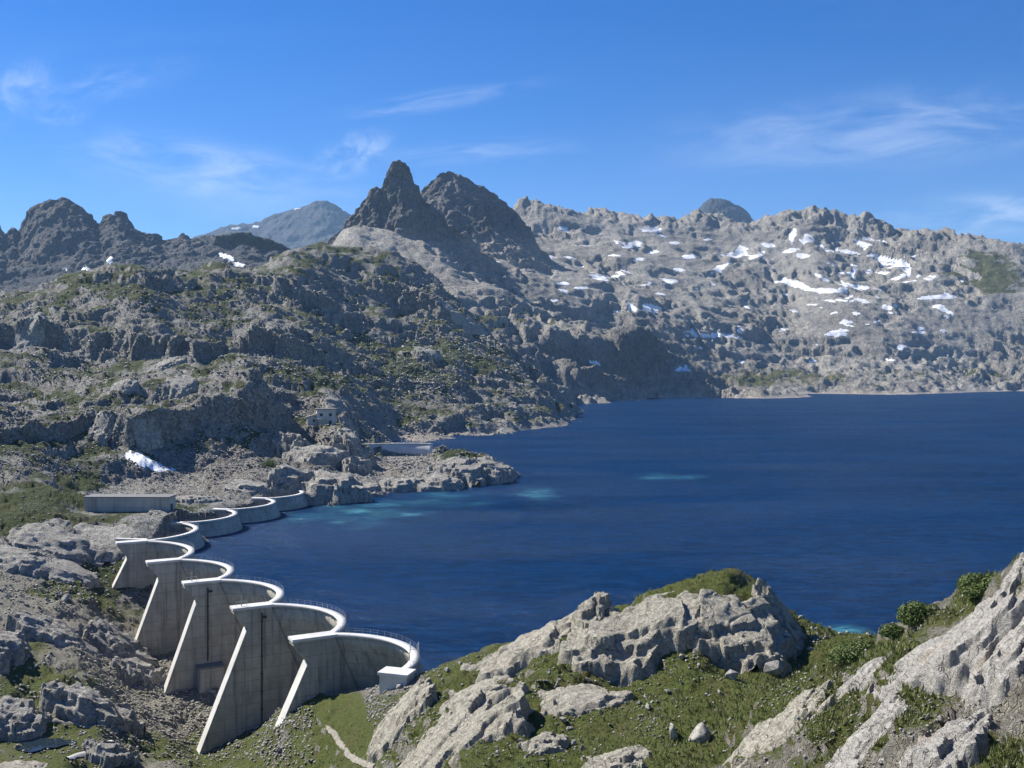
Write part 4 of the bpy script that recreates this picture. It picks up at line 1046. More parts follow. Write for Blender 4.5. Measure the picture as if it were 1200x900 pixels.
def outcrop(px, py, wpx, h, dep, rz, label, mat, n=44, rough=1.0, tilt=(0, 0), group=None, sink=0.35):
    """a ledge of jointed bedrock: width in photo pixels at the place it stands, height and depth in metres"""
    g = hill.at(px, py)
    if g is None: return None
    W = wpx * g.y / FP; D = dep * 1.4; nu = int(n * 1.25); nv_ = int(np.clip(nu * D / W, 22, nu * 1.1))
    u, v = np.meshgrid(np.linspace(-1.25, 1.25, nu), np.linspace(-1.25, 1.25, nv_)); sh = u.shape; u, v = u.ravel(), v.ravel()
    lx, ly = u * W / 2, v * D / 2; ca, sa = math.cos(R(rz)), math.sin(R(rz)); wx, wy_ = lx * ca - ly * sa, lx * sa + ly * ca
    zg = ground(g.x + wx, g.y + wy_); A = np.c_[np.ones_like(u), wx, wy_]; pl = A @ np.linalg.lstsq(A, zg, rcond=None)[0]
    base = np.where(np.hypot(u, v) < 1.1, 0.35 * zg + 0.65 * pl, zg)
    q = np.stack([wx + g.x * 1.0, wy_ + g.y * 1.0, np.full(len(u), px * 0.7)], 1).astype(f32); s = math.sqrt(W * D)
    o1 = octaves(q, (s * 0.45, s * 0.2, s * 0.08), (0.42, 0.24, 0.12), 401)
    d = (np.abs(u) ** 2.6 + np.abs(v) ** 2.6) ** (1 / 2.6) + o1
    prof = 0.55 * sstep(0.98, 0.84, d) + 0.25 * sstep(0.74, 0.64, d + octaves(q, (s * 0.3,), (0.4,), 403)) + 0.20 * sstep(0.50, 0.40, d + octaves(q, (s * 0.3,), (0.5,), 405))
    lean = 1 + (tilt[1] * -0.03) * u + (tilt[0] * -0.02) * v
    brk = sstep(0.0, 0.45, octaves(q, (s * 0.4, s * 0.2), (0.9, 0.5), 407))          # broken zones between smooth slabs
    fac = blocks(q, s * 0.34, 411, 0.34, 0.75, 0.05, 0.04, (1, 0.7, 0.0)) + 0.45 * brk * blocks(q, s * 0.12, 412, 0.3, 0.6, 0.10, 0.08, (1, 0.75, 0.0))
    z = base - 0.4 - 0.5 * (prof <= 0) + h * prof * lean + h * 0.24 * rough * fac * sstep(0, 0.5, prof)
    p = np.stack([wx, wy_, z - g.z], 1).astype(f32); nrm = grid_normals(p.reshape(*sh, 3)).reshape(-1, 3)
    q3 = (p + np.array([g.x, g.y, px], f32)) * 1.0
    dd = blocks(q3, h * 0.9, 413, h * 0.10, h * 0.15, h * 0.05, 0.05, (1, 0.8, 0.5)) * rough + blocks(q3, h * 0.3, 414, h * 0.04, h * 0.06, h * 0.02, 0.08, (1, 0.8, 0.6)) * rough * (0.1 + 0.7 * brk)
    dd += octaves(q3, (h * 0.5, h * 0.25, h * 0.12), (h * 0.045, h * 0.022, h * 0.012), 421)
    p = p + nrm * (0.75 * dd * sstep(0, 0.35, prof))[:, None]
    keep = (d < 1.12).reshape(sh); kq = keep[:-1, :-1] & keep[1:, :-1] & keep[:-1, 1:] & keep[1:, 1:]
    I = np.arange(len(u)).reshape(sh); Fq = np.stack([I[:-1, :-1][kq], I[:-1, 1:][kq], I[1:, 1:][kq], I[1:, :-1][kq]], 1)
    # keep the main piece only
    lab_ = np.zeros(kq.shape, int); k = 0; best = (0, 0)
    for a0, b0 in zip(*np.where(kq)):
        if lab_[a0, b0]: continue
        k += 1; st = [(a0, b0)]; lab_[a0, b0] = k; cnt = 0
        while st:
            a1, b1 = st.pop(); cnt += 1
            for a2, b2 in ((a1 + 1, b1), (a1 - 1, b1), (a1, b1 + 1), (a1, b1 - 1)):
                if 0 <= a2 < kq.shape[0] and 0 <= b2 < kq.shape[1] and kq[a2, b2] and not lab_[a2, b2]: lab_[a2, b2] = k; st.append((a2, b2))
        if cnt > best[0]: best = (cnt, k)
    if best[0] < 10: return None
    Fq = Fq[lab_[kq] == best[1]]
    used = np.unique(Fq); ids = np.full(len(u), -1); ids[used] = np.arange(len(used))
    me = mesh_np('rock_outcrop', p[used], ids[Fq], smooth=True)
    try: me.set_sharp_from_angle(angle=R(32))
    except Exception: pass
    o = link('rock_outcrop', me, mat); o.location = g
    tag(o, label, 'rock', group)
    return o


Rk, Rr_, Rh = M['rock'], M['rock_r'], M['rock_h']
for a in ((622, 768, 150, 2.8, 12, 4, 'low pale cracked outcrop on the lake edge between dam and tall cliff', Rk, 56, 1.0, (8, -8)),
          (745, 764, 185, 4.3, 11, 3, 'tall vertical-jointed pale granite cliff above the foreground meadow', Rk, 110, 0.8, (4, -2)),
          (862, 752, 130, 3.8, 10, -6, 'dark-sided blocky granite cliff at the end of the meadow ridge', Rk, 96, 0.9, (5, 4)),
          (815, 706, 160, 1.0, 9, 0, 'flat-topped crown of granite on the meadow ridge summit', Rk, 56, 1.1, (0, 2)),
          (915, 738, 60, 2.6, 6, -20, 'heap of dark broken blocks at the lakeward foot of the ridge', Rk, 44, 1.5, (0, 12)),
          (692, 738, 60, 5.0, 7, 10, 'rounded pale granite bulge in a gap of the ridge cliff', Rk, 44, 0.9, (0, -4)),
          (520, 872, 185, 2.8, 17, 6, 'big smooth pale slab with a shaded right flank below the dam abutment', Rk, 110, 0.75, (12, -10)),
          (470, 838, 80, 2.4, 10, 8, 'fluted pale rock just below the white dam platform', Rk, 48, 1.1, (10, -8)),
          (560, 806, 95, 1.4, 8, 5, 'flat pale slab in grass between the abutment and the ridge', Rk, 44, 0.9, (6, 0)),
          (690, 822, 110, 1.5, 8, -4, 'low pale whaleback rock in the middle of the meadow', Rk, 50, 0.9, (6, 0)),
          (640, 872, 60, 1.3, 5, 0, 'cracked knee-high rock rib beside the big smooth slab', Rk, 40, 1.2, (4, 0)),
          (722, 892, 80, 1.3, 5, 0, 'smooth grey slab at the lower edge of the meadow', Rk, 44, 0.8, (8, 0)),
          (905, 872, 105, 1.3, 7, 38, 'long pale slab slanting down the gully right of the meadow', Rk, 60, 0.8, (10, -14)),
          (1130, 792, 190, 2.8, 10.5, -4, 'massive pale granite dome with rusty stain on the right slope', Rr_, 130, 0.4, (16, -14)),
          (1195, 770, 110, 2.6, 8, -15, 'grey dome shoulder rising right of the rusty stain', Rr_, 72, 0.6, (14, -8)),
          (1010, 880, 110, 1.3, 4, 12, 'broken pale ledge below the tufted grass on the right slope', Rr_, 50, 1.3, (10, -4)),
          (1105, 880, 120, 1.7, 5, -8, 'low jointed ledge at the foot of the stained dome', Rr_, 46, 1.3, (10, 0)),
          (1010, 800, 46, 0.9, 4, 30, 'small ribbed outcrop in tufted grass left of the stained dome', Rr_, 36, 1.2, (6, -6)),
          (1175, 712, 60, 1.8, 4, -20, 'pale ledge beside the upper round shrub', Rr_, 36, 1.2, (6, -8)),
          (1195, 678, 40, 1.8, 3, -20, 'small stacked rocks on the skyline of the right slope', Rr_, 36, 1.4, (0, -6)),
          (104, 826, 96, 4.6, 13, 10, 'largest dark rounded boulder on the valley floor beside the footpath', Rh, 64, 0.9, (6, -4)),
          (138, 762, 84, 5.0, 14, -22, 'fluted granite hump downstream of the fourth buttress', Rh, 60, 1.0, (8, 10)),
          (66, 748, 86, 3.4, 14, -30, 'slanting shaded granite rib left of the fluted hump', Rh, 52, 1.0, (4, 14)),
          (22, 848, 74, 3.4, 9, 6, 'low layered rock behind the small pond', Rh, 48, 1.2, (6, 0)),
          (0, 772, 60, 5.0, 12, 0, 'steep dark rock face at the valley side above the footpath', Rh, 48, 1.0, (6, 0)),
          (14, 903, 80, 1.2, 5, 4, 'pale flat slab in front of the small pond', Rk, 48, 0.9, (8, 0)),
          (128, 888, 60, 3.0, 6, 0, 'knobbly rock beside the stone channel', Rh, 40, 1.2, (4, 0)),
          (160, 795, 60, 4.0, 8, 8, 'rounded tan rock between the fluted hump and third buttress', Rh, 44, 0.9, (6, 0))):
    outcrop(*a)
G_bank, G_pen, G_hill = 'smooth granite humps around the service building', 'granite humps on the peninsula and hut knoll', 'large granite outcrops on the left hill'
for px, py, w, h, d, rz in ((130, 640, 110, 2.6, 16, 8), (62, 632, 90, 2.8, 18, -6), (200, 618, 46, 2.2, 10, 10), (20, 660, 80, 3, 16, 0), (80, 668, 70, 2, 14, 6), (232, 588, 50, 2.5, 12, 4), (290, 572, 50, 3, 14, 8)):
    lab = 'smooth granite hump behind the far wing of arches' if px > 220 else 'smooth granite hump in front of the long flat-roofed building' if px > 110 else 'smooth grassy-edged granite hump left of the fifth buttress'
    outcrop(px, py, w, h, d, rz, lab, Rh, 36, 0.8, (6, -4), lab.replace('hump', 'humps'), 0.4)
for px, py, w, h, d, rz in ((385, 583, 86, 11, 26, 6), (345, 572, 60, 9, 22, -5), (430, 580, 50, 5, 16, 10), (470, 574, 56, 5, 16, 4), (515, 570, 56, 6, 18, 0), (550, 563, 44, 7, 16, 8), (578, 560, 44, 8, 18, -8), (596, 556, 20, 4, 10, 0), (535, 548, 60, 5, 16, 0), (570, 544, 40, 5, 14, 0),
                            (372, 545, 80, 9, 26, 4), (412, 528, 44, 12, 22, -10), (345, 535, 50, 12, 20, 0), (418, 552, 40, 8, 16, 6)  ):
    lab = ('granite hump at the water beside the last far arch' if px < 360 and py > 560 else 'granite hump on the knoll directly below the hut' if py < 556 and px < 425 else 'rounded shore rock between the last arch and the peninsula' if px < 440 else 'pale rock at the outer tip of the peninsula' if px > 565 else 'rounded granite hump along the low grassy peninsula')
    outcrop(px, py, w, h, d, rz, lab, Rh, 36, 0.9, (6, -4), lab.replace('granite hump', 'humps').replace('rock', 'rocks'), 0.4)
for k in range(15):
    px = rng.uniform(-10, 640); py = rng.uniform(350, 520)
    g = hill.at(px, py)
    if g is None or g.y < 420: continue
    sz = rng.uniform(20, 42)
    outcrop(px, py, sz, sz * g.y / FP * rng.uniform(0.14, 0.24), sz * g.y / FP * rng.uniform(0.5, 0.8), rng.uniform(-40, 20), ('craggy grey outcrop on the hill slope above the hut' if px > 300 else 'craggy grey outcrop on the hill above the shaded crag and snow drift' if py > 430 else 'craggy grey outcrop high on the hill below the dark cliff ridge'), Rh, 28, rng.uniform(0.9, 1.4), (rng.uniform(0, 10), rng.uniform(-10, 12)), ('hill outcrops above the hut' if px > 300 else 'hill outcrops above the crag' if py > 430 else 'hill outcrops below the dark cliffs'), 0.3)


def hull_mesh(name, seed, npts, flat, bev):
    r = random.Random(seed); bm = bmesh.new()
    for _ in range(npts):
        v = Vector((r.gauss(0, 1), r.gauss(0, 1), r.gauss(0, 1))).normalized() * r.uniform(0.82, 1.0)
        bm.verts.new((v.x * 0.5 * r.uniform(0.95, 1.1), v.y * 0.5 * 0.85, v.z * 0.5 * flat))
    res = bmesh.ops.convex_hull(bm, input=bm.verts)
    bmesh.ops.delete(bm, geom=list({g for g in res['geom_unused'] + res['geom_interior'] if isinstance(g, bmesh.types.BMVert)}), context='VERTS')
    bmesh.ops.dissolve_limit(bm, angle_limit=R(14), verts=bm.verts, edges=bm.edges)
    if bev: bmesh.ops.bevel(bm, geom=bm.edges[:], offset=bev, segments=1, affect='EDGES', profile=0.6)
    bmesh.ops.triangulate(bm, faces=bm.faces[:])
    return mesh_bm(name, bm)


BM_ = [hull_mesh('boulder', 700 + i, 10 + i % 4, 0.66 + 0.08 * (i % 4), 0.022) for i in range(10)]
for me in BM_: me.materials.append(M['stone'])


def boulder(px, py, spx, label, group, zs=1.0, mesh=None, patch=None):
    g = (patch or hill).at(px, py)
    if g is None or (g.z < WZ - 0.4 and (px > 380 or g.y > 340)): return None
    o = bpy.data.objects.new('boulder', mesh or rng.choice(BM_)); COL.objects.link(o)
    s = spx * g.y / FP
    o.location = (g.x, g.y, g.z + s * 0.16 * zs); o.rotation_euler = (rng.uniform(-.25, .25), rng.uniform(-.25, .25), rng.uniform(0, 6.28)); o.scale = (s * rng.uniform(0.9, 1.15), s * rng.uniform(0.8, 1.1), s * zs * rng.uniform(0.85, 1.15))
    tag(o, label, 'boulder', group); return o


boulder(817, 866, 34, 'bigger of two angular boulders side by side in the meadow', None, 1.0, BM_[2])
boulder(790, 862, 23, 'smaller upright boulder leaning beside the biggest meadow boulder', None, 1.5, BM_[5])
boulder(905, 790, 24, 'pale wedge boulder beside dark blocks at the ridge foot', None, 1.2, BM_[3])
boulder(858, 795, 22, 'squat grey boulder just below the dark-sided cliff', None, 0.8, BM_[1])
boulder(78, 705, 15, 'single brown rounded boulder on the scree left of the buttresses', None, 1.1, BM_[4])
zones = [  # count, x0, x1, y0, y1, size range, label, group
    (128, 420, 960, 768, 896, (4, 13), 'pale boulder lying in the foreground meadow grass', 'boulders in the foreground meadow'),
    (46, 150, 330, 790, 880, (4, 12), 'angular block in the rubble slope at the buttress feet', 'blocks below the dam'),
    (34, 390, 470, 790, 835, (4, 8), 'white angular block in the stone fill beside the dam platform', 'stone fill by the dam platform'),
    (34, 0, 150, 660, 890, (4, 9), 'grey boulder on the valley floor left of the dam', 'boulders on the valley floor'),
    (26, 930, 1200, 840, 898, (4, 13), 'angular stone on the steep slope under the stained dome', 'stones on the right slope'),
    (32, 375, 600, 545, 588, (3.5, 8), 'pale boulder on the peninsula shore', 'boulders on the peninsula'),
    (14, 880, 960, 715, 775, (5, 14), 'dark block fallen below the ridge end', 'fallen blocks at the ridge end'),
]
for n, x0, x1, y0, y1, (s0, s1), lab, grp in zones:
    for k in range(n):
        px, py = rng.uniform(x0, x1), rng.uniform(y0, y1)
        boulder(px, py, s0 + (s1 - s0) * rng.random() ** 2.2, lab, grp, rng.uniform(0.8, 1.2))


def rubble():
    pro = []
    for i in range(8):
        me = hull_mesh('rubble', 900 + i, 9, 0.7, 0.0); v = np.zeros(len(me.vertices) * 3, f32); me.vertices.foreach_get('co', v); t = np.array([p_.vertices[:] for p_ in me.polygons], np.int32); pro.append((v.reshape(-1, 3), t)); bpy.data.meshes.remove(me)
    zs = [(13500, -20, 640, 325, 560, 1.5, 5.0), (6500, 120, 340, 770, 890, 1.0, 5.5), (5200, -20, 230, 640, 890, 1.0, 5.5), (4200, 400, 980, 765, 900, 0.8, 5.0), (1800, 385, 475, 785, 845, 1.4, 5.5), (2200, 180, 330, 520, 585, 0.9, 3.4),
          (2600, 930, 1205, 690, 900, 1.0, 6.0), (2400, 375, 690, 478, 590, 0.9, 3.6), (1500, 0, 300, 560, 650, 0.9, 3.6), (2400, 230, 480, 825, 900, 1.0, 6.0), (2500, 380, 640, 400, 500, 0.9, 3.2)]
    for name, lab, sel, mat in (('rubble', 'loose grey stones strewn over the foreground slope and dam valley', lambda y: y < 300, M['stone']), ('scree', 'boulder scree covering the hill left of the lake', lambda y: y >= 300, M['stone'])):
        VV, TT, off = [], [], 0; r = random.Random(77)
        for n, x0, x1, y0, y1, s0, s1 in zs:
            cx = [(r.uniform(x0, x1), r.uniform(y0, y1), r.uniform(8, 34)) for _ in range(max(6, n // 90))]
            for k in range(n):
                if k % 4: c = r.choice(cx); px, py = r.gauss(c[0], c[2]), r.gauss(c[1], c[2] * 0.45)
                else: px, py = r.uniform(x0, x1), r.uniform(y0, y1)
                sp = s0 + (s1 - s0) * r.random() ** 2.6; i = r.randrange(8); rz, rx = r.uniform(0, 6.28), r.uniform(-0.5, 0.5); e = r.uniform(0.7, 1.2)
                g = hill.at(px, py)
                if g is None or not sel(g.y) or (g.z < WZ - 0.2 and (px > 370 or g.y > 340)): continue
                s = sp * g.y / FP; v, t = pro[i]; c_, s_ = math.cos(rz), math.sin(rz); cx_, sx_ = math.cos(rx), math.sin(rx)
                y = v[:, 1] * cx_ - v[:, 2] * sx_; z = v[:, 1] * sx_ + v[:, 2] * cx_
                VV.append(np.stack([(v[:, 0] * c_ - y * s_) * s + g.x, (v[:, 0] * s_ + y * c_) * s * e + g.y, z * s + g.z + 0.12 * s], 1)); TT.append(t + off); off += len(v)
        o = link(name, mesh_np(name, np.concatenate(VV), np.concatenate(TT)), mat); tag(o, lab, None, None, 'stuff')


rubble()


# ------------------------------------------------------------------ snow
def snow(patch, cx, cy, w, h, ang, lift, label, group, seed):
    pt = PATCH[patch]; ca, sa = math.cos(R(ang)), math.sin(R(ang)); m = 1.7 * max(w, h)
    c0, c1 = np.searchsorted(pt.px, (cx - m, cx + m)); r_ok = ((np.abs(pt.qy[:, c0:c1] - cy) < m) & pt.valid[:, c0:c1])
    rows = np.where(r_ok.any(axis=1))[0]
    if len(rows) < 3 or c1 - c0 < 3: return
    r0, r1 = rows[0], rows[-1] + 1
    qx, qy = pt.qx[r0:r1, c0:c1], pt.qy[r0:r1, c0:c1]; Pp = pt.P[r0:r1, c0:c1].astype(f32).copy()
    u = ((qx - cx) * ca + (qy - cy) * sa) / (w / 2); v = (-(qx - cx) * sa + (qy - cy) * ca) / (h / 2)
    nz = octaves(np.stack([qx.ravel(), qy.ravel() * 1.6, np.full(qx.size, seed * 7.7)], 1).astype(f32), (max(w, h) * 0.7, max(w, h) * 0.3, max(w, h) * 0.12), (0.75, 0.5, 0.3), 501).reshape(qx.shape)
    zb = Pp[..., 2].copy()
    for _ in range(10):
        zp = np.pad(zb, 1, mode='edge'); zb = (zp[:-2, 1:-1] + zp[2:, 1:-1] + zp[1:-1, :-2] + zp[1:-1, 2:]) / 4
    hol = (Pp[..., 2] - zb); hol = np.clip(hol / (np.abs(hol).mean() * 2.2 + 1e-6), -1, 1)      # snow stays in the hollows
    d = np.hypot(u, v) + nz * 0.8 + 0.38 * hol
    dl = np.pad(d, 1, mode='edge'); d = (dl[1:-1, 1:-1] * 2 + dl[:-2, 1:-1] + dl[2:, 1:-1] + dl[1:-1, :-2] + dl[1:-1, 2:]) / 6
    for _ in range(2):
        z = np.pad(Pp[..., 2], 1, mode='edge'); Pp[..., 2] = (z[1:-1, 1:-1] + z[:-2, 1:-1] + z[2:, 1:-1] + z[1:-1, :-2] + z[1:-1, 2:]) / 5
    sel = (d < 1.0) & pt.valid[r0:r1, c0:c1]
    q = sel[:-1, :-1] & sel[1:, :-1] & sel[:-1, 1:] & sel[1:, 1:]
    best = np.zeros_like(q); seen = np.zeros_like(q)
    for a0, b0 in zip(*np.where(q)):                       # keep the largest connected piece
        if seen[a0, b0]: continue
        comp, stack = [], [(a0, b0)]; seen[a0, b0] = True
        while stack:
            a1, b1 = stack.pop(); comp.append((a1, b1))
            for a2, b2 in ((a1 + 1, b1), (a1 - 1, b1), (a1, b1 + 1), (a1, b1 - 1)):
                if 0 <= a2 < q.shape[0] and 0 <= b2 < q.shape[1] and q[a2, b2] and not seen[a2, b2]: seen[a2, b2] = True; stack.append((a2, b2))
        if len(comp) > best.sum(): best[:] = False; best[tuple(np.array(comp).T)] = True
    q = best
    if q.sum() < 2: return
    Pp[..., 2] += lift * np.clip((1.0 - d) * 3.5, 0.15, 1)
    I = np.arange(sel.size).reshape(sel.shape); Fq = np.stack([I[:-1, :-1][q], I[:-1, 1:][q], I[1:, 1:][q], I[1:, :-1][q]], 1)
    used = np.unique(Fq); ids = np.full(sel.size, -1); ids[used] = np.arange(len(used))
    me = mesh_np('snow_patch', Pp.reshape(-1, 3)[used], ids[Fq], smooth=True)
    tag(link('snow_patch', me, M['snow']), label, 'snow', group)


FS = 'far_granite_slope'
fsn = ((844, 314, 34, 9, -25), (864, 296, 20, 11, -15), (782, 330, 24, 9, -8), (764, 361, 14, 16, 30), (839, 393, 46, 8, 5), (872, 389, 16, 10, 30), (815, 408, 22, 5, 0), (930, 275, 7, 20, 15), (945, 281, 13, 13, -30), (940, 299, 11, 9, 0), (1013, 284, 13, 16, 10), (980, 301, 26, 5, 3),
       (1040, 306, 34, 15, 8), (1063, 317, 13, 10, 40), (993, 295, 19, 6, 10), (1094, 325, 13, 6, -15), (932, 334, 26, 9, 15), (965, 341, 42, 7, 3), (995, 336, 32, 10, 10), (1000, 321, 7, 18, 5), (989, 320, 20, 5, 10), (965, 326, 17, 5, 25), (940, 317, 15, 5, 20), (971, 308, 13, 6, 30), (1009, 352, 14, 7, 20),
       (1046, 359, 20, 9, -10), (991, 377, 24, 7, 0), (984, 390, 26, 9, -5), (1004, 367, 11, 6, 0), (1101, 348, 36, 8, -5), (1107, 363, 20, 7, 25), (1110, 371, 12, 5, 20), (1059, 408, 20, 8, 25), (1044, 422, 13, 5, 0), (952, 423, 9, 6, 0), (802, 433, 18, 8, 0), (844, 452, 15, 6, 10), (809, 301, 13, 6, 0), (765, 269, 18, 7, 0), (765, 296, 15, 4, 0),
       (899, 288, 13, 7, 0), (886, 301, 16, 6, -20), (925, 295, 13, 6, -15), (700, 267, 52, 7, 6), (735, 265, 32, 9, -12), (640, 267, 26, 8, 12), (657, 270, 18, 8, 5), (763, 268, 18, 5, 0), (577, 307, 24, 6, 20), (596, 316, 22, 6, 15), (620, 323, 22, 5, 8), (743, 287, 26, 7, -10), (727, 285, 20, 5, 10), (703, 325, 20, 8, 15), (725, 322, 16, 8, -15), (680, 338, 14, 5, 0),
       (743, 305, 18, 5, -5), (658, 333, 12, 4, 0), (740, 360, 16, 7, 30), (650, 353, 8, 4, 0), (703, 428, 16, 8, 20), (690, 290, 18, 5, 10), (815, 338, 12, 4, 0), (860, 350, 10, 4, 0), (1080, 385, 9, 5, 10), (905, 312, 14, 4, -10), (918, 345, 12, 4, 10), (950, 362, 14, 4, 20), (1020, 318, 12, 4, -8), (1030, 340, 10, 4, 10), (1075, 300, 12, 4, 20), (900, 360, 10, 3, 0), (720, 300, 14, 4, 0), (670, 303, 16, 4, 8), (685, 312, 12, 3, -6), (790, 285, 12, 4, 0), (830, 281, 10, 3, 0), (755, 318, 12, 4, 10), (775, 345, 10, 3, 5), (640, 300, 12, 4, 15), (620, 290, 14, 4, 10), (1125, 330, 9, 4, 10), (1020, 380, 9, 4, 0), (960, 405, 10, 3, 0), (870, 425, 10, 4, 0))
rs_ = random.Random(21)
fsn += tuple((rs_.choice((rs_.gauss(985, 45), rs_.uniform(620, 1110))), rs_.uniform(262, 395), rs_.uniform(7, 17), rs_.uniform(3, 5), rs_.uniform(-25, 30)) for _ in range(56))
BIG = {(1040, 306): 'broadest snow patch, tucked under the jagged ridge above the snowy gully', (839, 393): 'long thin snow bar low on the slope above the left end of the far shore', (700, 267): 'long snow strip under the crest beside the dark summit', (1101, 348): 'snow bar on the slope just left of the green hillside',
       (965, 341): 'wide snow ledge across the snowy gully', (844, 314): 'slanting snow streak between the blue peak and the far shore', (782, 330): 'isolated snow patch on smooth slabs below the blue peak'}


def snow_words(px, py):
    if py < 292 and px < 780: return 'snow patch high under the crest between the dark summit and blue peak', 'snow under the crest beside the dark summit'
    if px < 690: return 'snow patch on the slabs at the foot of the two dark peaks', 'snow at the foot of the dark peaks'
    if py > 400: return 'small snow remnant low down close to the far shore', 'snow remnants near the far shore'
    if 920 < px < 1035 and py > 290: return 'snow patch in the snowy gully below the highest ridge teeth', 'snow in the gully below the ridge teeth'
    if py < 305: return 'snow patch just below the jagged ridge right of the blue peak', 'snow just below the jagged ridge'
    if px > 1035: return 'snow patch on the broken slope between snowy gully and green hillside', 'snow between the gully and green hillside'
    return 'snow patch on pale slabs below the blue peak', 'snow on the slabs below the blue peak'


for k, a in enumerate(fsn):
    LB, GS = snow_words(a[0], a[1])
    if a[:2] in BIG: LB, GS = BIG[a[:2]], None
    snow(FS, *a[:2], a[2] * 1.35, a[3] * 1.0, a[4], 1.0, LB, GS, k)
for k, a in enumerate(((268, 304, 26, 7, 28), (281, 312, 22, 5, 8), (128, 307, 9, 13, 10), (78, 317, 13, 5, 8), (102, 317, 13, 5, -5))): snow('cliff_ridge', *a, 5.0, 'snow patch in the shade below the dark cliff ridge', 'snow below the dark cliffs', 100 + k)
for k, a in enumerate(((277, 268, 13, 4, 0), (298, 266, 13, 5, -5), (348, 245, 12, 3, -10))): snow('hazy_mountain', *a, 8.0, 'snow patch on the hazy blue mountain', 'snow on the hazy mountain', 120 + k)
for k, a in enumerate(((550, 296, 14, 8, 30), (545, 279, 14, 8, 20))): snow('dark_summit', *a, 4.0, 'snow tongue at the foot of the dark summit', 'snow under the dark summit', 130 + k)
snow('hill', 172, 543, 62, 16, 20, 0.45, 'lone snow drift at the foot of the shaded crag behind the long building', None, 140)


# ------------------------------------------------------------------ shrubs, grass, paths, pond
def shrub(px, py, wpx, hr, label, seed, nleaf=12000, stretch=0.8, patch=None):
    g = hill.at(px, py)
    if g is None: return
    W = wpx * g.y / FP; r = np.random.RandomState(seed)
    o = empty('shrub', (g.x, g.y, g.z)); H = W * hr
    nl = 26; lob = r.normal(size=(nl, 3)); lob /= np.linalg.norm(lob, axis=1)[:, None]; lob[:, 2] = np.abs(lob[:, 2]); lob *= r.uniform(0.35, 0.8, (nl, 1))
    lob = lob * np.array([W / 2, W / 2 * stretch, H * 0.85]); lr = r.uniform(0.2, 0.3, nl) * W
    k = r.randint(0, nl, nleaf); dv = r.normal(size=(nleaf, 3)); dv /= np.linalg.norm(dv, axis=1)[:, None]
    c = lob[k] + dv * (lr[k] * r.uniform(0.55, 1.0, nleaf) ** 0.5)[:, None] * np.array([1, 1, 0.85]); c[:, 2] = np.maximum(c[:, 2], 0.05)
    s = r.uniform(0.035, 0.07, nleaf) * (W / 3.8) ** 0.5 * 1.5
    n = dv + r.normal(size=(nleaf, 3)) * 0.5; n /= np.linalg.norm(n, axis=1)[:, None]
    t = np.cross(n, r.normal(size=(nleaf, 3))); t /= np.linalg.norm(t, axis=1)[:, None]; b = np.cross(n, t)
    V = np.stack([c - t * s[:, None] * 1.5, c - b * s[:, None] * 0.6, c + t * s[:, None] * 1.5, c + b * s[:, None] * 0.6], 1).reshape(-1, 3)
    link('foliage', mesh_np('foliage', V, np.arange(nleaf * 4).reshape(-1, 4)), M['leaf'], o)
    bm = bmesh.new()
    for i in range(9): bar(bm, (0, 0, -0.3), tuple(lob[i] * 0.8), 0.035, 5)
    link('stem', mesh_bm('stem', bm), M['wood'], o)
    tag(o, label, 'shrub')


shrub(1079, 730, 52, 0.5, 'round dense green shrub on the skyline between two others', 1)
shrub(1150, 696, 54, 0.46, 'dome-shaped dark green shrub highest on the right slope', 2)
shrub(1047, 745, 36, 0.4, 'small spreading shrub lowest on the right skyline', 3, 7000)
shrub(1003, 774, 60, 0.3, 'low wide shrub in the saddle below the skyline shrubs', 4, 9000)
shrub(314, 548, 26, 0.5, 'dark bushy thicket on the rocks above the far dam arches', 6, 5000)


def grass_tufts():
    r = np.random.RandomState(8); V, F = [], []
    gmask = (grass > 0.55) & valid & (Yg < 175) & (Yg > 45)
    rr, cc = np.where(gmask); w = np.clip(1.6 - P[rr, cc, 1] / 140, 0.25, 1.4); pick = r.choice(len(rr), 24000, p=w / w.sum())
    base = P[rr[pick], cc[pick]]; n = 4
    hgt = r.uniform(0.16, 0.46, 24000) * (1 + 0.5 * (base[:, 0] > 15)); off = 0
    for k in range(n):
        a = r.uniform(0, 6.28, 24000); b0 = base + np.stack([np.cos(a) * 0.09, np.sin(a) * 0.09, np.full(24000, -0.03)], 1) * r.uniform(0.3, 1.6, (24000, 1))
        side = np.stack([-np.sin(a), np.cos(a), 0 * a], 1) * 0.04; tip = b0 + np.stack([np.cos(a) * hgt * 0.5, np.sin(a) * hgt * 0.5, hgt], 1)
        V.append(np.stack([b0 - side, b0 + side, tip], 1).reshape(-1, 3)); F.append(np.arange(72000).reshape(-1, 3) + off); off += 72000
    tag(link('grass', mesh_np('grass', np.concatenate(V), np.concatenate(F)), M['tuft']), 'tufts of mountain grass on the foreground slope', None, None, 'stuff')


grass_tufts()


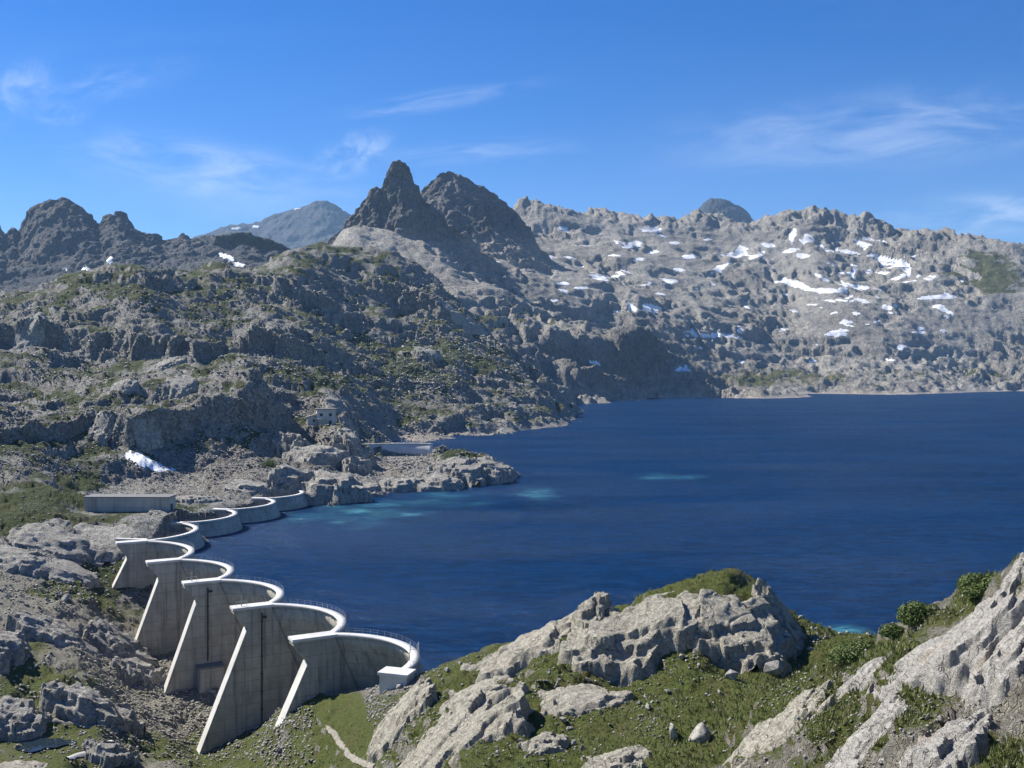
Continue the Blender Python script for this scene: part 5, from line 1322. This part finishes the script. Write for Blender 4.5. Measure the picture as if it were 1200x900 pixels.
def ribbon(name, pix, wid, label, mat, lift=0.12):
    pts = [hill.at(*q) for q in pix]; pts = [q for q in pts if q is not None]; L = []
    for a, b in zip(pts[:-1], pts[1:]):
        k = max(2, int((b - a).length / 0.8))
        for i in range(k): L.append(a.lerp(b, i / k))
    L.append(pts[-1]); bm = bmesh.new(); prev = None; r = random.Random(3)
    for i, q in enumerate(L):
        t = (L[min(i + 1, len(L) - 1)] - L[max(i - 1, 0)]); t.z = 0; t.normalize(); s = Vector((-t.y, t.x, 0)); row = []
        for e in (-0.5, -0.2, 0.2, 0.5):
            v = q + s * (e * wid * r.uniform(0.75, 1.2)); zz = max(hill.gz(v.x, v.y), hill.gz(v.x + 0.3, v.y), hill.gz(v.x, v.y - 0.3)); row.append(bm.verts.new((v.x, v.y, 0.6 * zz + 0.4 * q.z + lift - (0.3 if abs(e) == 0.5 else 0))))
        if prev:
            for j in range(3): bm.faces.new((prev[j], prev[j + 1], row[j + 1], row[j]))
        prev = row
    me = mesh_bm(name, bm); o = link(name, me, mat, None, True); tag(o, label, None, None, 'structure')


ribbon('footpath', [(386, 850), (393, 860), (400, 872), (408, 884), (420, 893), (440, 899)], 0.85, 'pale footpath winding down the grass below the dam', M['path'])
ribbon('valley_path', [(0, 826), (28, 830), (38, 843), (66, 849), (106, 853), (140, 862)], 1.2, 'thin pale trail crossing the valley floor', M['path'])
ribbon('stone_channel', [(80, 891), (104, 884), (118, 876), (132, 871)], 1.4, 'straight pale stone channel in the valley bottom', M['crest_w'], 0.35)


def pond():
    bm = bmesh.new(); c = bm.verts.new((POND[0], POND[1], POND[2] - 0.3)); ring = []
    for i in range(28):
        a = 6.283 * i / 28; k = 1 + 0.22 * math.sin(3 * a + 1) + 0.12 * math.sin(7 * a); ring.append(bm.verts.new((POND[0] + math.cos(a) * 5.0 * k, POND[1] + math.sin(a) * 3.6 * k, POND[2] - 0.3)))
    for i in range(28): bm.faces.new((c, ring[i], ring[(i + 1) % 28]))
    m, nt, b = new_mat('pond_water'); b.inputs['Base Color'].default_value = (0.012, 0.022, 0.035, 1); b.inputs['Roughness'].default_value = 0.05
    nb = NB(nt); nt.links.new(nb.bump(nb.noise(1.5, 3), 0.02), b.inputs['Normal']); nt.links.new(nb.mix(nb.noise(0.4, 3), (0.010, 0.020, 0.034), (0.02, 0.03, 0.036)), b.inputs['Base Color'])
    tag(link('pond', mesh_bm('pond', bm), m), 'small still pond on the valley floor', None, None, 'structure')


pond()

# ------------------------------------------------------------------ air between the camera and the far peaks
def haze():
    bm = bmesh.new(); bx(bm, -5500, 5500, -400, 11600, -60, 1900)
    m = bpy.data.materials.new('mountain_air'); m.use_nodes = True; nt = m.node_tree; nt.nodes.clear()
    o = nt.nodes.new('ShaderNodeOutputMaterial'); v = nt.nodes.new('ShaderNodeVolumePrincipled')
    v.inputs['Color'].default_value = (0.40, 0.66, 1.0, 1); v.inputs['Density'].default_value = 0.000035; v.inputs['Anisotropy'].default_value = 0.1
    nt.links.new(v.outputs[0], o.inputs['Volume'])
    me = bpy.data.meshes.new('haze'); bmesh.ops.recalc_face_normals(bm, faces=bm.faces[:]); bm.to_mesh(me); bm.free()
    tag(link('haze', me, m), 'thin blue mountain haze over the whole valley', None, None, 'stuff')


haze()
